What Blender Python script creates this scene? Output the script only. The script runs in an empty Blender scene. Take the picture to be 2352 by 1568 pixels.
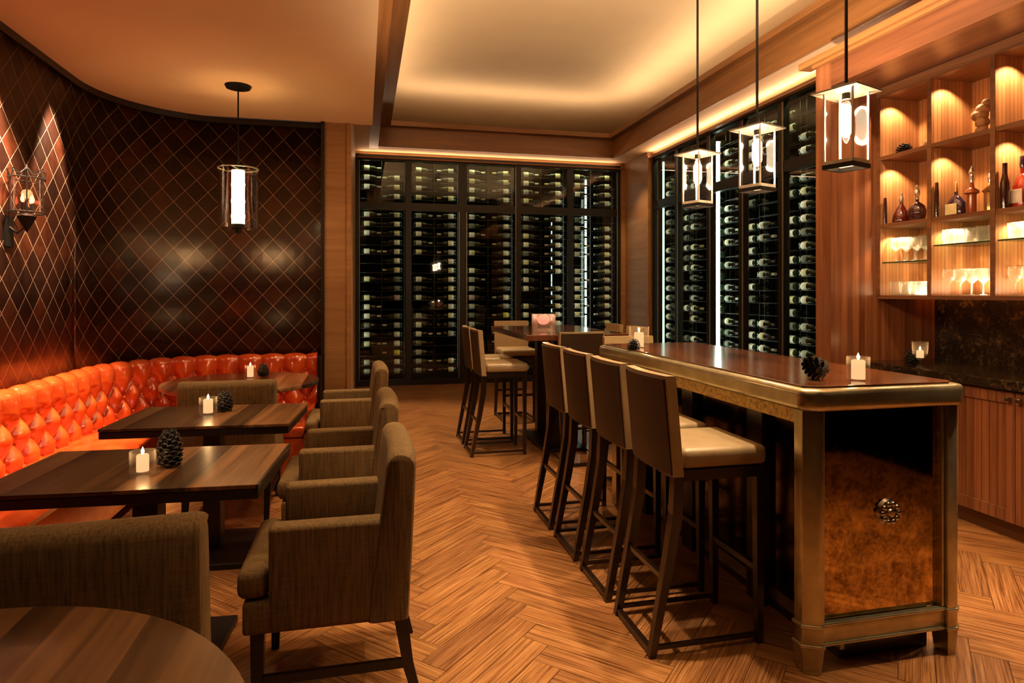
import bpy, bmesh, math, random
from mathutils import Vector, Matrix, noise
R = math.radians
PI = math.pi
rnd = random.Random(11)
SC = bpy.context.scene
COL = SC.collection

# ------------------------------------------------------------------ camera, world, exposure
cd = bpy.data.cameras.new('camera'); cam = bpy.data.objects.new('camera', cd); COL.objects.link(cam)
cam.location = (0, 0, 1.42); cam.rotation_euler = (R(90), 0, R(-13.08))
cd.sensor_width = 36; cd.lens = 1468 / 2352 * 36; cd.shift_y = -112 / 2352; cd.clip_start = 0.02
SC.camera = cam
SC.view_settings.view_transform = 'Standard'; SC.view_settings.look = 'None'
SC.view_settings.gamma = 1; SC.view_settings.use_curve_mapping = False
SC.view_settings.exposure = 0.9
SC.cycles.use_denoising = True
SC.cycles.max_bounces = 8; SC.cycles.transparent_max_bounces = 16
SC.cycles.sample_clamp_indirect = 4.0
SC.cycles.caustics_reflective = False; SC.cycles.caustics_refractive = False
w = bpy.data.worlds.new('world'); SC.world = w; w.use_nodes = True
w.node_tree.nodes['Background'].inputs[0].default_value = (0.9, 0.6, 0.35, 1)
w.node_tree.nodes['Background'].inputs[1].default_value = 0.02

WARM = (1.0, 0.62, 0.30); WARM2 = (1.0, 0.70, 0.42); COOL = (1.0, 1.0, 0.80)
def light(name, kind, loc, power, col=WARM, size=0.05, size_y=None, aim=None, spot=None, blend=0.5):
    d = bpy.data.lights.new(name, kind); d.energy = power; d.color = col
    if kind == 'AREA':
        d.shape = 'RECTANGLE'; d.size = size; d.size_y = size_y or size
    else:
        d.shadow_soft_size = size
    if kind == 'SPOT': d.spot_size = R(spot or 60); d.spot_blend = blend
    o = bpy.data.objects.new(name, d); COL.objects.link(o); o.location = loc
    if aim is not None:
        o.rotation_euler = (Vector(aim) - Vector(loc)).to_track_quat('-Z', 'Y').to_euler()
    return o

# upward area lights; the tray ones are added to brighten its ceiling
def up_area(name, x, y, z, sx, sy, e, col=WARM):
    d = bpy.data.lights.new(name, 'AREA'); d.energy = e; d.color = col; d.shape = 'RECTANGLE'; d.size = sx; d.size_y = sy
    o = bpy.data.objects.new(name, d); COL.objects.link(o); o.location = (x, y, z); o.rotation_euler = (R(180), 0, 0); return o
CC = (1.0, 0.70, 0.44)
up_area('tray_fill_right', 3.94, 3.6, 3.94, 0.10, 11.6, 42, CC)
up_area('tray_fill_back', 2.1, 9.62, 3.94, 3.4, 0.10, 9, CC)
up_area('tray_fill_left', 0.24, 3.6, 3.94, 0.10, 11.6, 34, CC)
# ceiling spots: some read from floor light and shadows, others added fill
DOWN = [((1.82, 2.45, 3.95), 210, 62), ((1.82, 3.6, 3.95), 170, 60), ((1.82, 5.0, 3.95), 130, 60), ((0.40, 2.65, 4.05), 420, 32), ((0.5, 4.6, 4.05), 190, 40), ((0.6, 7.0, 4.05), 380, 46), ((0.6, 0.9, 4.05), 90, 50),
        ((2.7, 1.4, 4.05), 260, 40), ((2.9, 7.4, 4.05), 160, 50)]
for p, e, s in DOWN: light('ceiling_spot_and_fill', 'SPOT', p, e, (1.0, 0.70, 0.40), 0.05, aim=(p[0], p[1], 0), spot=s, blend=0.7)
LOW = [((-0.85, 2.75, 2.93), 36, 62), ((-0.8, 3.8, 2.93), 28, 60), ((-1.5, 3.3, 2.93), 48, 60), ((-1.5, 4.4, 2.93), 44, 60),
       ((-0.75, 5.0, 2.93), 40, 50), ((-0.9, 1.1, 2.93), 20, 70), ((-0.02, 2.5, 2.93), 26, 50), ((-0.02, 3.5, 2.93), 34, 50), ((-0.02, 4.9, 2.93), 40, 50)]
for p, e, s in LOW: light('low_ceiling_downlight', 'SPOT', p, e, (1.0, 0.66, 0.36), 0.04, aim=(p[0], p[1], 0), spot=s, blend=0.6)
for p, e in [((-1.88, 4.12, 2.95), 230), ((-1.88, 4.85, 2.95), 230)]:
    light('wall_washer', 'SPOT', p, e, WARM2, 0.02, aim=(-2.05, p[1], 0.9), spot=44, blend=0.5)
light('wall_washer_wide', 'SPOT', (-1.55, 3.9, 2.9), 430, WARM2, 0.05, aim=(-2.05, 4.15, 1.75), spot=62, blend=0.7)
light('corner_downlight', 'SPOT', (3.75, 8.9, 3.5), 45, WARM, 0.04, aim=(4.2, 9.6, 1.0), spot=70, blend=0.8)
light('column_downlight', 'SPOT', (-0.3, 5.3, 2.93), 14, WARM, 0.04, aim=(-0.25, 6.0, 0.5), spot=60, blend=0.8)
light('bar_downlight', 'SPOT', (2.7, 3.0, 3.5), 70, WARM2, 0.04, aim=(3.5, 4.2, 1.9), spot=50, blend=0.9)
light('aisle_downlight', 'SPOT', (2.75, 1.9, 3.5), 90, WARM, 0.04, aim=(3.0, 2.4, 0.0), spot=50, blend=0.9)

# ------------------------------------------------------------------ helpers
def tag(o, label=None, cat=None, group=None, kind=None):
    if label: o['label'] = label
    if cat: o['category'] = cat
    if group: o['group'] = group
    if kind: o['kind'] = kind
    return o
def thing(name, label, cat, loc=(0, 0, 0), rz=0, group=None):
    o = bpy.data.objects.new(name, None); COL.objects.link(o); o.location = loc; o.rotation_euler = (0, 0, rz)
    o.empty_display_size = 0.1
    return tag(o, label, cat, group)
def obj(name, bm, mats, parent=None, smooth=False, loc=None, ang=40):
    me = bpy.data.meshes.new(name); bmesh.ops.recalc_face_normals(bm, faces=bm.faces[:])
    bm.to_mesh(me); bm.free()
    for m in (mats if isinstance(mats, (list, tuple)) else [mats]): me.materials.append(m)
    o = bpy.data.objects.new(name, me); COL.objects.link(o)
    if parent is not None: o.parent = parent
    if loc: o.location = loc
    if smooth:
        for p in me.polygons: p.use_smooth = True
        if smooth != 'all': me.set_sharp_from_angle(angle=R(ang))
    return o
def struct(name, bm, mats, parent=None, **k):
    return tag(obj(name, bm, mats, parent, **k), kind='structure')
def kids(o): return [c for c in bpy.data.objects if c.parent == o]
def dup(root, loc, rz=None, label=None, group=None, parent=None, tree=None):
    r = root.copy(); COL.objects.link(r)
    if loc is not None: r.location = loc
    if rz is not None: r.rotation_euler = (0, 0, rz)
    if label: r['label'] = label
    if group: r['group'] = group
    if parent is not None: r.parent = parent
    for ch in (root.children if tree is None else tree):
        dup(ch, None, parent=r)
    return r
def box(bm, x0, x1, y0, y1, z0, z1, bev=0, seg=2, mi=0):
    r = bmesh.ops.create_cube(bm, size=1)
    vs = r['verts']
    for v in vs:
        v.co = Vector(((x0 + x1) / 2 + v.co.x * (x1 - x0), (y0 + y1) / 2 + v.co.y * (y1 - y0), (z0 + z1) / 2 + v.co.z * (z1 - z0)))
    fs = {f for v in vs for f in v.link_faces}
    for f in fs: f.material_index = mi
    if bev:
        es = {e for f in fs for e in f.edges}
        bmesh.ops.bevel(bm, geom=list(es), offset=bev, segments=seg, profile=0.5, affect='EDGES')
    return vs
def B(*a, **k):
    bm = bmesh.new(); box(bm, *a, **k); return bm
def lathe(bm, prof, seg=16, cx=0, cy=0, cz=0, mi=0, mids=None):
    rings = []
    for r, z in prof:
        if r < 1e-5: rings.append([bm.verts.new((cx, cy, cz + z))])
        else: rings.append([bm.verts.new((cx + r * math.cos(2 * PI * i / seg), cy + r * math.sin(2 * PI * i / seg), cz + z)) for i in range(seg)])
    for k in range(len(rings) - 1):
        a, b = rings[k], rings[k + 1]
        for i in range(seg):
            j = (i + 1) % seg
            if len(a) == 1 and len(b) == 1: continue
            if len(a) == 1: f = bm.faces.new((a[0], b[j], b[i]))
            elif len(b) == 1: f = bm.faces.new((a[i], a[j], b[0]))
            else: f = bm.faces.new((a[i], a[j], b[j], b[i]))
            f.material_index = mids[k] if mids else mi
    return rings
def tube(bm, pts, r, seg=8, r2=None, square=False, mi=0):
    """a round (or square) bar along points; r may be a list"""
    pts = [Vector(p) for p in pts]; n = len(pts)
    rs = r if isinstance(r, (list, tuple)) else [r] * n
    if square: seg = 4
    up = Vector((0, 0, 1)); prev = None
    for i, p in enumerate(pts):
        t = (pts[min(i + 1, n - 1)] - pts[max(i - 1, 0)]).normalized()
        a = Vector((1, 0, 0)) if abs(t.z) > 0.6 else up
        u = (a - t * a.dot(t)).normalized(); v = t.cross(u)
        ring = []
        for k in range(seg):
            an = 2 * PI * k / seg + (PI / 4 if square else 0)
            rr = rs[i] * (1.414 if square else 1)
            ring.append(bm.verts.new(p + u * math.cos(an) * rr + v * math.sin(an) * rr))
        if prev:
            for k in range(seg):
                f = bm.faces.new((prev[k], prev[(k + 1) % seg], ring[(k + 1) % seg], ring[k])); f.material_index = mi
        else: bm.faces.new(ring[::-1]).material_index = mi
        prev = ring
    bm.faces.new(prev).material_index = mi
def prism(bm, poly, z0, z1, bev=0):
    lo = [bm.verts.new((x, y, z0)) for x, y in poly]; hi = [bm.verts.new((x, y, z1)) for x, y in poly]
    n = len(poly); fs = [bm.faces.new(lo[::-1]), bm.faces.new(hi)]
    for i in range(n): fs.append(bm.faces.new((lo[i], lo[(i + 1) % n], hi[(i + 1) % n], hi[i])))
    if bev:
        es = {e for f in fs for e in f.edges}
        bmesh.ops.bevel(bm, geom=list(es), offset=bev, segments=3, profile=0.5, affect='EDGES')

# ------------------------------------------------------------------ materials
class N:
    def __init__(s, name):
        s.m = bpy.data.materials.new(name); s.m.use_nodes = True; s.t = s.m.node_tree; s.n = s.t.nodes; s.l = s.t.links
        s.p = s.n['Principled BSDF']; s.out = s.n['Material Output']
    def add(s, typ, **k):
        nd = s.n.new(typ)
        for a, b in k.items(): setattr(nd, a, b)
        return nd
    def set(s, nd, key, val):
        if isinstance(val, bpy.types.NodeSocket): s.l.new(val, nd.inputs[key])
        else: nd.inputs[key].default_value = val
    def math(s, op, a, b=None, c=None):
        nd = s.add('ShaderNodeMath', operation=op); s.set(nd, 0, a)
        if b is not None: s.set(nd, 1, b)
        if c is not None: s.set(nd, 2, c)
        return nd.outputs[0]
    def ramp(s, fac, stops):
        nd = s.add('ShaderNodeValToRGB'); s.l.new(fac, nd.inputs[0]); e = nd.color_ramp.elements
        while len(e) < len(stops): e.new(0.5)
        for i, (p, c) in enumerate(stops): e[i].position = p; e[i].color = (*c, 1)
        return nd.outputs[0]
    def coords(s, kind='Object', scale=(1, 1, 1), rot=(0, 0, 0)):
        tc = s.add('ShaderNodeTexCoord'); mp = s.add('ShaderNodeMapping')
        s.l.new(tc.outputs[kind], mp.inputs[0]); mp.inputs['Scale'].default_value = scale; mp.inputs['Rotation'].default_value = rot
        return mp.outputs[0]
    def noise(s, vec, scale=5, detail=4, rough=0.55, dist=0.0, out=0):
        nd = s.add('ShaderNodeTexNoise'); s.l.new(vec, nd.inputs['Vector']); nd.inputs['Scale'].default_value = scale
        nd.inputs['Detail'].default_value = detail; nd.inputs['Roughness'].default_value = rough; nd.inputs['Distortion'].default_value = dist
        return nd.outputs[out]
    def mixc(s, fac, a, b, mode='MIX'):
        nd = s.add('ShaderNodeMix', data_type='RGBA', blend_type=mode)
        s.set(nd, 0, fac); s.set(nd, 6, a if isinstance(a, bpy.types.NodeSocket) else (*a, 1)); s.set(nd, 7, b if isinstance(b, bpy.types.NodeSocket) else (*b, 1))
        return nd.outputs[2]
    def bump(s, h, strength=0.3, dist=0.01):
        nd = s.add('ShaderNodeBump'); nd.inputs['Strength'].default_value = strength; nd.inputs['Distance'].default_value = dist
        s.l.new(h, nd.inputs['Height']); s.l.new(nd.outputs[0], s.p.inputs['Normal'])
    def base(s, c, rough=0.5, metal=0.0, spec=None, coat=None):
        s.set(s.p, 'Base Color', c if isinstance(c, bpy.types.NodeSocket) else (*c, 1))
        s.set(s.p, 'Roughness', rough); s.set(s.p, 'Metallic', metal)
        if spec is not None: s.set(s.p, 'Specular IOR Level', spec)
        if coat is not None: s.set(s.p, 'Coat Weight', coat); s.p.inputs['Coat Roughness'].default_value = 0.12
        return s.m
def plain(name, c, rough=0.5, metal=0.0, spec=None, coat=None, vary=0.12, vs=18):
    k = N(name); v = k.noise(k.coords(), vs, 3)
    d = tuple(x * (1 - vary) for x in c); e = tuple(min(1, x * (1 + vary)) for x in c)
    return k.base(k.ramp(v, [(0.3, d), (0.7, e)]), rough, metal, spec, coat)
def wood(name, dark, light_, axis='z', rough=0.35, strip=None, sax='x', coat=None, gscale=1.0, spec=None, tone=0.35, groove=0, bumpy=0.08):
    """grain runs along axis; strip = width of the boards laid side by side along sax"""
    k = N(name)
    sc = {'x': (1.3, 30, 30), 'y': (30, 1.3, 30), 'z': (30, 30, 1.3)}[axis]
    vec = k.coords(scale=tuple(v * gscale for v in sc))
    if strip:
        tc = k.add('ShaderNodeTexCoord'); sep = k.add('ShaderNodeSeparateXYZ'); k.l.new(tc.outputs['Object'], sep.inputs[0])
        q = k.math('FLOOR', k.math('DIVIDE', sep.outputs['xyz'.index(sax)], strip))
        wn = k.add('ShaderNodeTexWhiteNoise', noise_dimensions='1D'); k.l.new(q, wn.inputs['W'])
        ofs = k.add('ShaderNodeVectorMath', operation='SCALE'); k.l.new(wn.outputs['Color'], ofs.inputs[0]); ofs.inputs['Scale'].default_value = 40
        ad = k.add('ShaderNodeVectorMath', operation='ADD'); k.l.new(vec, ad.inputs[0]); k.l.new(ofs.outputs[0], ad.inputs[1]); vec = ad.outputs[0]
    g = k.noise(vec, 1.0, 6, 0.6, 0.6)
    g2 = k.noise(vec, 0.25, 2, 0.5, 1.2)
    f = k.math('MULTIPLY_ADD', g2, 0.5, k.math('MULTIPLY', g, 0.5))
    c = k.ramp(f, [(0.36, dark), (0.64, light_)])
    if strip:
        tn = k.math('MULTIPLY_ADD', wn.outputs['Value'], 2 * tone, 1 - tone)
        c = k.mixc(1.0, c, tn, 'MULTIPLY')
    if groove:
        fr = k.math('ABSOLUTE', k.math('SUBTRACT', k.math('FRACT', k.math('DIVIDE', sep.outputs['xyz'.index(sax)], groove)), 0.5))
        gm = k.math('GREATER_THAN', fr, 0.42); c = k.mixc(k.math('MULTIPLY', gm, 0.6), c, tuple(v * 0.45 for v in dark))
    k.bump(g, bumpy, 0.004)
    return k.base(c, rough, 0, spec, coat)
def emit(name, c, s):
    k = N(name); e = k.add('ShaderNodeEmission'); e.inputs[0].default_value = (*c, 1); e.inputs[1].default_value = s
    k.l.new(e.outputs[0], k.out.inputs[0]); return k.m
def glassy(name, tint=(1, 1, 1), base=0.06, rough=0.02, edge=1.0):
    """thin clear glass: see-through with a fresnel sheen"""
    k = N(name); tr = k.add('ShaderNodeBsdfTransparent'); tr.inputs[0].default_value = (*tint, 1)
    gl = k.add('ShaderNodeBsdfGlossy'); gl.inputs['Roughness'].default_value = rough
    lw = k.add('ShaderNodeLayerWeight'); lw.inputs[0].default_value = 0.35
    f = k.math('MULTIPLY_ADD', k.math('POWER', lw.outputs['Facing'], 2.5), edge, base)
    mx = k.add('ShaderNodeMixShader'); k.l.new(f, mx.inputs[0]); k.l.new(tr.outputs[0], mx.inputs[1]); k.l.new(gl.outputs[0], mx.inputs[2])
    k.l.new(mx.outputs[0], k.out.inputs[0]); return k.m

M = {}
M['black'] = plain('wine_room_black', (0.0015, 0.0015, 0.001), 0.7, spec=0.0)
M['ceil'] = plain('ceiling_plaster', (0.66, 0.51, 0.31), 0.85, vary=0.03, vs=2)
M['trim'] = wood('trim_wood', (0.16, 0.066, 0.019), (0.27, 0.118, 0.038), 'y', 0.4)
M['trimx'] = wood('trim_wood_across', (0.15, 0.060, 0.017), (0.25, 0.105, 0.034), 'x', 0.4)
M['soffit'] = plain('soffit_plaster', (0.72, 0.48, 0.27), 0.7, vary=0.04)
M['red_z'] = wood('red_walnut_upright', (0.13, 0.040, 0.015), (0.31, 0.115, 0.045), 'z', 0.32, strip=0.05, sax='x', coat=0.2, tone=0.15)
M['red_zy'] = wood('red_walnut_doors', (0.15, 0.050, 0.020), (0.33, 0.125, 0.052), 'z', 0.35, strip=0.05, sax='y', tone=0.2, groove=0.05)
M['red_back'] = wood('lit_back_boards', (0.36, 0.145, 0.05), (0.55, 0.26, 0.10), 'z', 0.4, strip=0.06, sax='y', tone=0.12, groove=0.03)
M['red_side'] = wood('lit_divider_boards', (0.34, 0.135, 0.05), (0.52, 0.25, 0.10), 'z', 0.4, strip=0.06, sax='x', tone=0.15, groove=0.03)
M['red_y'] = wood('red_walnut_long', (0.07, 0.022, 0.009), (0.15, 0.052, 0.020), 'y', 0.35)
M['shelf'] = wood('shelf_wood', (0.10, 0.038, 0.016), (0.2, 0.08, 0.032), 'y', 0.35)
M['tan_x'] = wood('tan_veneer', (0.22, 0.11, 0.040), (0.32, 0.175, 0.070), 'x', 0.45)
M['tan_y'] = wood('tan_veneer_side', (0.22, 0.11, 0.040), (0.32, 0.175, 0.070), 'y', 0.45)
M['table'] = wood('table_walnut', (0.022, 0.009, 0.003), (0.20, 0.095, 0.036), 'y', 0.28, strip=0.115, sax='x', coat=0.3, tone=0.75)
M['round'] = wood('round_table_walnut', (0.028, 0.012, 0.0045), (0.135, 0.064, 0.023), 'y', 0.33, strip=0.085, sax='x', coat=0.3, tone=0.4)
M['edge'] = plain('dark_table_edge', (0.007, 0.0035, 0.0025), 0.4)
M['darkwood'] = wood('espresso_wood', (0.006, 0.0025, 0.0015), (0.020, 0.008, 0.0045), 'z', 0.3, coat=0.3)
M['bartop'] = wood('bar_top_wood', (0.075, 0.024, 0.010), (0.17, 0.060, 0.025), 'y', 0.14, coat=0.8, bumpy=0.0)
M['iron'] = plain('black_iron', (0.012, 0.010, 0.009), 0.45, 0.6)
M['steel'] = plain('polished_steel', (0.28, 0.25, 0.20), 0.3, 0.6)
M['bright'] = plain('pale_lit_glass_edge', (0.55, 0.50, 0.42), 0.35, 0.3)  # paleness stands in for bulb light on the lantern's glass edges
M['frame'] = plain('black_bronze_frame', (0.009, 0.008, 0.006), 0.4, 0.3)
M['granite'] = None
k = N('dark_granite'); v = k.coords(); a = k.noise(v, 38, 6, 0.75, 0.8); b = k.noise(v, 9, 3)
M['granite'] = k.base(k.ramp(k.math('MULTIPLY_ADD', b, 0.35, k.math('MULTIPLY', a, 0.65)), [(0.44, (0.012, 0.008, 0.006)), (0.54, (0.03, 0.018, 0.009)), (0.64, (0.15, 0.10, 0.05))]), 0.15)
k = N('antique_mirror'); v = k.coords(); a = k.noise(v, 16, 8, 0.72, 0.6); b = k.noise(v, 60, 3, 0.6)
f = k.math('MULTIPLY_ADD', b, 0.35, k.math('MULTIPLY', a, 0.65))
M['mirror'] = k.base(k.ramp(f, [(0.40, (0.22, 0.13, 0.04)), (0.62, (0.66, 0.43, 0.16))]), k.math('MULTIPLY_ADD', f, 0.16, -0.02), 1.0)
k = N('smoky_side_mirror'); v = k.coords(); a = k.noise(v, 20, 6, 0.7)
M['smoke'] = k.base(k.ramp(a, [(0.4, (0.07, 0.045, 0.03)), (0.65, (0.14, 0.09, 0.05))]), 0.12, 1.0)
k = N('champagne_bronze'); v = k.coords(); a = k.noise(v, 14, 5, 0.6)
M['bronze'] = k.base(k.ramp(a, [(0.3, (0.38, 0.32, 0.19)), (0.7, (0.54, 0.48, 0.32))]), 0.24, 0.8)
k = N('gold_reflection_band'); v = k.coords(); a = k.noise(v, 70, 5, 0.7)
M['gold'] = k.base(k.ramp(a, [(0.35, (0.22, 0.14, 0.04)), (0.65, (0.62, 0.42, 0.14))]), 0.4, 0.7)  # gold tone paints a bright reflection of the side mirror
# woven fabric of the armchairs
k = N('taupe_woven_fabric'); v1 = k.coords(scale=(90, 90, 5)); v2 = k.coords(scale=(8, 8, 160))
a = k.noise(v1, 1.6, 3, 0.6); b = k.noise(v2, 1.3, 3, 0.6); f = k.math('MULTIPLY_ADD', a, 0.72, k.math('MULTIPLY', b, 0.28))
k.bump(f, 0.25, 0.003)
M['fabric'] = k.base(k.ramp(f, [(0.34, (0.062, 0.034, 0.009)), (0.66, (0.185, 0.108, 0.032))]), 0.9)
M['stool'] = plain('taupe_stool_leather', (0.34, 0.25, 0.14), 0.38, coat=0.1, vary=0.08)
M['stoolb'] = plain('shaded_stool_back_leather', (0.030, 0.015, 0.006), 0.45, vary=0.1)  # same leather as the seat, with its shade put into the colour
k = N('orange_tufted_leather'); v = k.coords(); a = k.noise(v, 6, 4); b = k.noise(v, 160, 2)
k.bump(b, 0.12, 0.002)
M['orange'] = k.base(k.ramp(a, [(0.3, (0.42, 0.042, 0.008)), (0.7, (0.66, 0.105, 0.018))]), 0.20, 0, 0.7, 0.7)
M['darkred'] = plain('dark_panel_leather', (0.03, 0.010, 0.006), 0.3)
# floor: colour attribute carries each board's own tone, uv runs along the board
k = N('herringbone_oak_floor'); at = k.add('ShaderNodeAttribute'); at.attribute_name = 'tone'
uv = k.add('ShaderNodeUVMap'); mp = k.add('ShaderNodeMapping'); k.l.new(uv.outputs[0], mp.inputs[0]); mp.inputs['Scale'].default_value = (2.2, 55, 1)
g = k.noise(mp.outputs[0], 1.0, 6, 0.65, 0.8); mp2 = k.add('ShaderNodeMapping'); k.l.new(uv.outputs[0], mp2.inputs[0]); mp2.inputs['Scale'].default_value = (3.5, 170, 1)
g2 = k.noise(mp2.outputs[0], 1.0, 2, 0.5)
f = k.math('MULTIPLY_ADD', g2, 0.45, k.math('MULTIPLY', g, 0.55))
c = k.ramp(f, [(0.38, (0.10, 0.036, 0.010)), (0.50, (0.27, 0.115, 0.036)), (0.62, (0.42, 0.21, 0.075))])
c = k.mixc(1.0, c, at.outputs['Color'], 'MULTIPLY'); k.bump(f, 0.10, 0.003)
M['floor'] = k.base(c, k.math('MULTIPLY_ADD', g, 0.2, 0.22), 0, 0.5)
# quilted leather wall: diamonds of stitched cord over panels
k = N('diamond_quilted_leather'); uv = k.add('ShaderNodeUVMap'); sp = k.add('ShaderNodeSeparateXYZ'); k.l.new(uv.outputs[0], sp.inputs[0])
s_, t_ = sp.outputs[0], sp.outputs[1]
a = k.math('ADD', k.math('DIVIDE', s_, 0.18), k.math('DIVIDE', t_, 0.20)); b = k.math('SUBTRACT', k.math('DIVIDE', s_, 0.18), k.math('DIVIDE', t_, 0.20))
da = k.math('ABSOLUTE', k.math('SUBTRACT', k.math('FRACT', a), 0.5)); db = k.math('ABSOLUTE', k.math('SUBTRACT', k.math('FRACT', b), 0.5))
mxd = k.math('MAXIMUM', da, db); line = k.math('GREATER_THAN', mxd, 0.485)
cell = k.add('ShaderNodeCombineXYZ'); k.l.new(k.math('FLOOR', a), cell.inputs[0]); k.l.new(k.math('FLOOR', b), cell.inputs[1])
wn = k.add('ShaderNodeTexWhiteNoise', noise_dimensions='3D'); k.l.new(cell.outputs[0], wn.inputs['Vector'])
sh = k.noise(uv.outputs[0], 9, 5, 0.65)
body = k.ramp(k.math('MULTIPLY_ADD', wn.outputs['Value'], 0.5, k.math('MULTIPLY', sh, 0.5)), [(0.25, (0.008, 0.002, 0.001)), (0.6, (0.020, 0.005, 0.002)), (0.9, (0.060, 0.014, 0.005))])
col = k.mixc(line, body, (0.30, 0.21, 0.155)); k.bump(k.math('MULTIPLY', mxd, -1.0), 0.25, 0.01)
k.set(k.p, 'Base Color', col); k.set(k.p, 'Roughness', k.math('MULTIPLY_ADD', sh, 0.08, 0.26)); k.set(k.p, 'Metallic', k.math('MULTIPLY', line, 0.2))
k.set(k.p, 'Specular IOR Level', 0.6)
M['quilt'] = k.m
M['glass'] = glassy('clear_glass', (1, 1, 1), 0.008, 0.10, 0.35)
M['pane'] = glassy('window_glass', (0.92, 0.96, 0.92), 0.025, 0.02, 0.5)
M['shade'] = glassy('smoky_lamp_glass', (0.93, 0.86, 0.78), 0.06, 0.04, 0.9)
def cloudy(name, tint, gloss, milk, edge=0.75):  # milky share stands in for bright glints on clear glass
    k = N(name); tr = k.add('ShaderNodeBsdfTransparent'); tr.inputs[0].default_value = (*tint, 1)
    gl = k.add('ShaderNodeBsdfGlossy'); gl.inputs['Roughness'].default_value = 0.15
    df = k.add('ShaderNodeBsdfTranslucent'); df.inputs[0].default_value = (1, .95, .85, 1)
    d2 = k.add('ShaderNodeBsdfDiffuse'); d2.inputs[0].default_value = (1, .95, .85, 1)
    ms = k.add('ShaderNodeMixShader'); ms.inputs[0].default_value = 0.5; k.l.new(df.outputs[0], ms.inputs[1]); k.l.new(d2.outputs[0], ms.inputs[2])
    lw = k.add('ShaderNodeLayerWeight'); lw.inputs[0].default_value = 0.35
    f = k.math('MULTIPLY_ADD', k.math('POWER', lw.outputs['Facing'], 2.0), edge, milk)
    mg = k.add('ShaderNodeMixShader'); mg.inputs[0].default_value = gloss; k.l.new(ms.outputs[0], mg.inputs[1]); k.l.new(gl.outputs[0], mg.inputs[2])
    mx = k.add('ShaderNodeMixShader'); k.l.new(f, mx.inputs[0]); k.l.new(tr.outputs[0], mx.inputs[1]); k.l.new(mg.outputs[0], mx.inputs[2])
    k.l.new(mx.outputs[0], k.out.inputs[0]); return k.m
M['crystal'] = cloudy('crystal_glassware', (0.98, 0.97, 0.95), 0.3, 0.10)
M['votive'] = cloudy('votive_glass', (1, 0.98, 0.95), 0.5, 0.02, 0.22)
M['shelfglass'] = glassy('green_shelf_glass', (0.55, 0.70, 0.60), 0.15, 0.05, 0.6)
M['shelfedge'] = plain('green_glass_edge', (0.02, 0.05, 0.03), 0.1)
M['wax'] = emit('lit_candle_wax', (1.0, 0.60, 0.28), 0.55)
M['flame'] = emit('candle_flame', (1.0, 0.70, 0.35), 14)
M['tube'] = emit('lamp_tube_glow', (1.0, 0.72, 0.40), 9)
M['bulb'] = emit('lamp_filament_glow', (1.0, 0.80, 0.52), 25)
M['bulbglass'] = glassy('bulb_glass', (1, 0.98, 0.95), 0.01, 0.05, 0.3)
M['led'] = emit('cool_led_strip', (0.85, 1.0, 0.84), 5)
M['ledw'] = emit('dim_led_strip', (0.80, 1.0, 0.86), 0.8)
M['pinkglow'] = emit('pink_glowing_wax', (1.0, 0.22, 0.14), 0.9)
M['redbulb'] = emit('red_candle_bulb', (1.0, 0.16, 0.07), 7)
M['cone'] = plain('dark_pine_cone', (0.010, 0.005, 0.004), 0.6, vary=0.3)
M['conel'] = plain('brown_pine_cone', (0.10, 0.045, 0.02), 0.6, vary=0.3)
M['drift'] = plain('carved_tan_wood', (0.30, 0.14, 0.05), 0.6, vary=0.4, vs=40)
M['knob'] = plain('pewter_knob', (0.45, 0.40, 0.33), 0.25, 1.0)
M['amber'] = plain('red_brown_spirit', (0.07, 0.006, 0.003), 0.08, coat=0.8, vary=0.3)
M['brownb'] = plain('dark_brown_spirit', (0.035, 0.008, 0.006), 0.08, coat=0.8)
M['redb'] = plain('bright_red_spirit', (0.42, 0.03, 0.012), 0.1, coat=0.8)
M['caramel'] = plain('caramel_spirit', (0.30, 0.06, 0.015), 0.15, coat=0.6)
M['purple'] = plain('purple_black_glass', (0.03, 0.01, 0.03), 0.08, coat=0.8)
M['label'] = plain('cream_paper_label', (0.70, 0.58, 0.30), 0.7)
M['labelw'] = plain('white_paper_label', (0.75, 0.66, 0.55), 0.7)
M['stopper'] = plain('silver_stopper', (0.75, 0.68, 0.58), 0.15, 0.9)
M['goldst'] = plain('gold_stopper', (0.8, 0.52, 0.18), 0.2, 0.9)
M['wineglass'] = plain('green_black_wine_glass', (0.010, 0.016, 0.008), 0.10, coat=0.5)
M['rackrod'] = plain('rack_steel', (0.03, 0.03, 0.024), 0.4, 0.8)
WL = [plain('wine_label_%s' % n, c, 0.65, vary=0.15) for n, c in
      [('white', (0.80, 0.80, 0.70)), ('cream', (0.70, 0.68, 0.42)), ('grey', (0.42, 0.44, 0.38)), ('yellow', (0.72, 0.66, 0.12)), ('dim', (0.16, 0.17, 0.13)), ('pink', (0.50, 0.33, 0.33))]]
FO = [plain('foil_%s' % n, c, 0.35, 0.4) for n, c in [('dark', (0.03, 0.012, 0.012)), ('silver', (0.55, 0.56, 0.50)), ('gold', (0.5, 0.42, 0.15))]]

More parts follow.
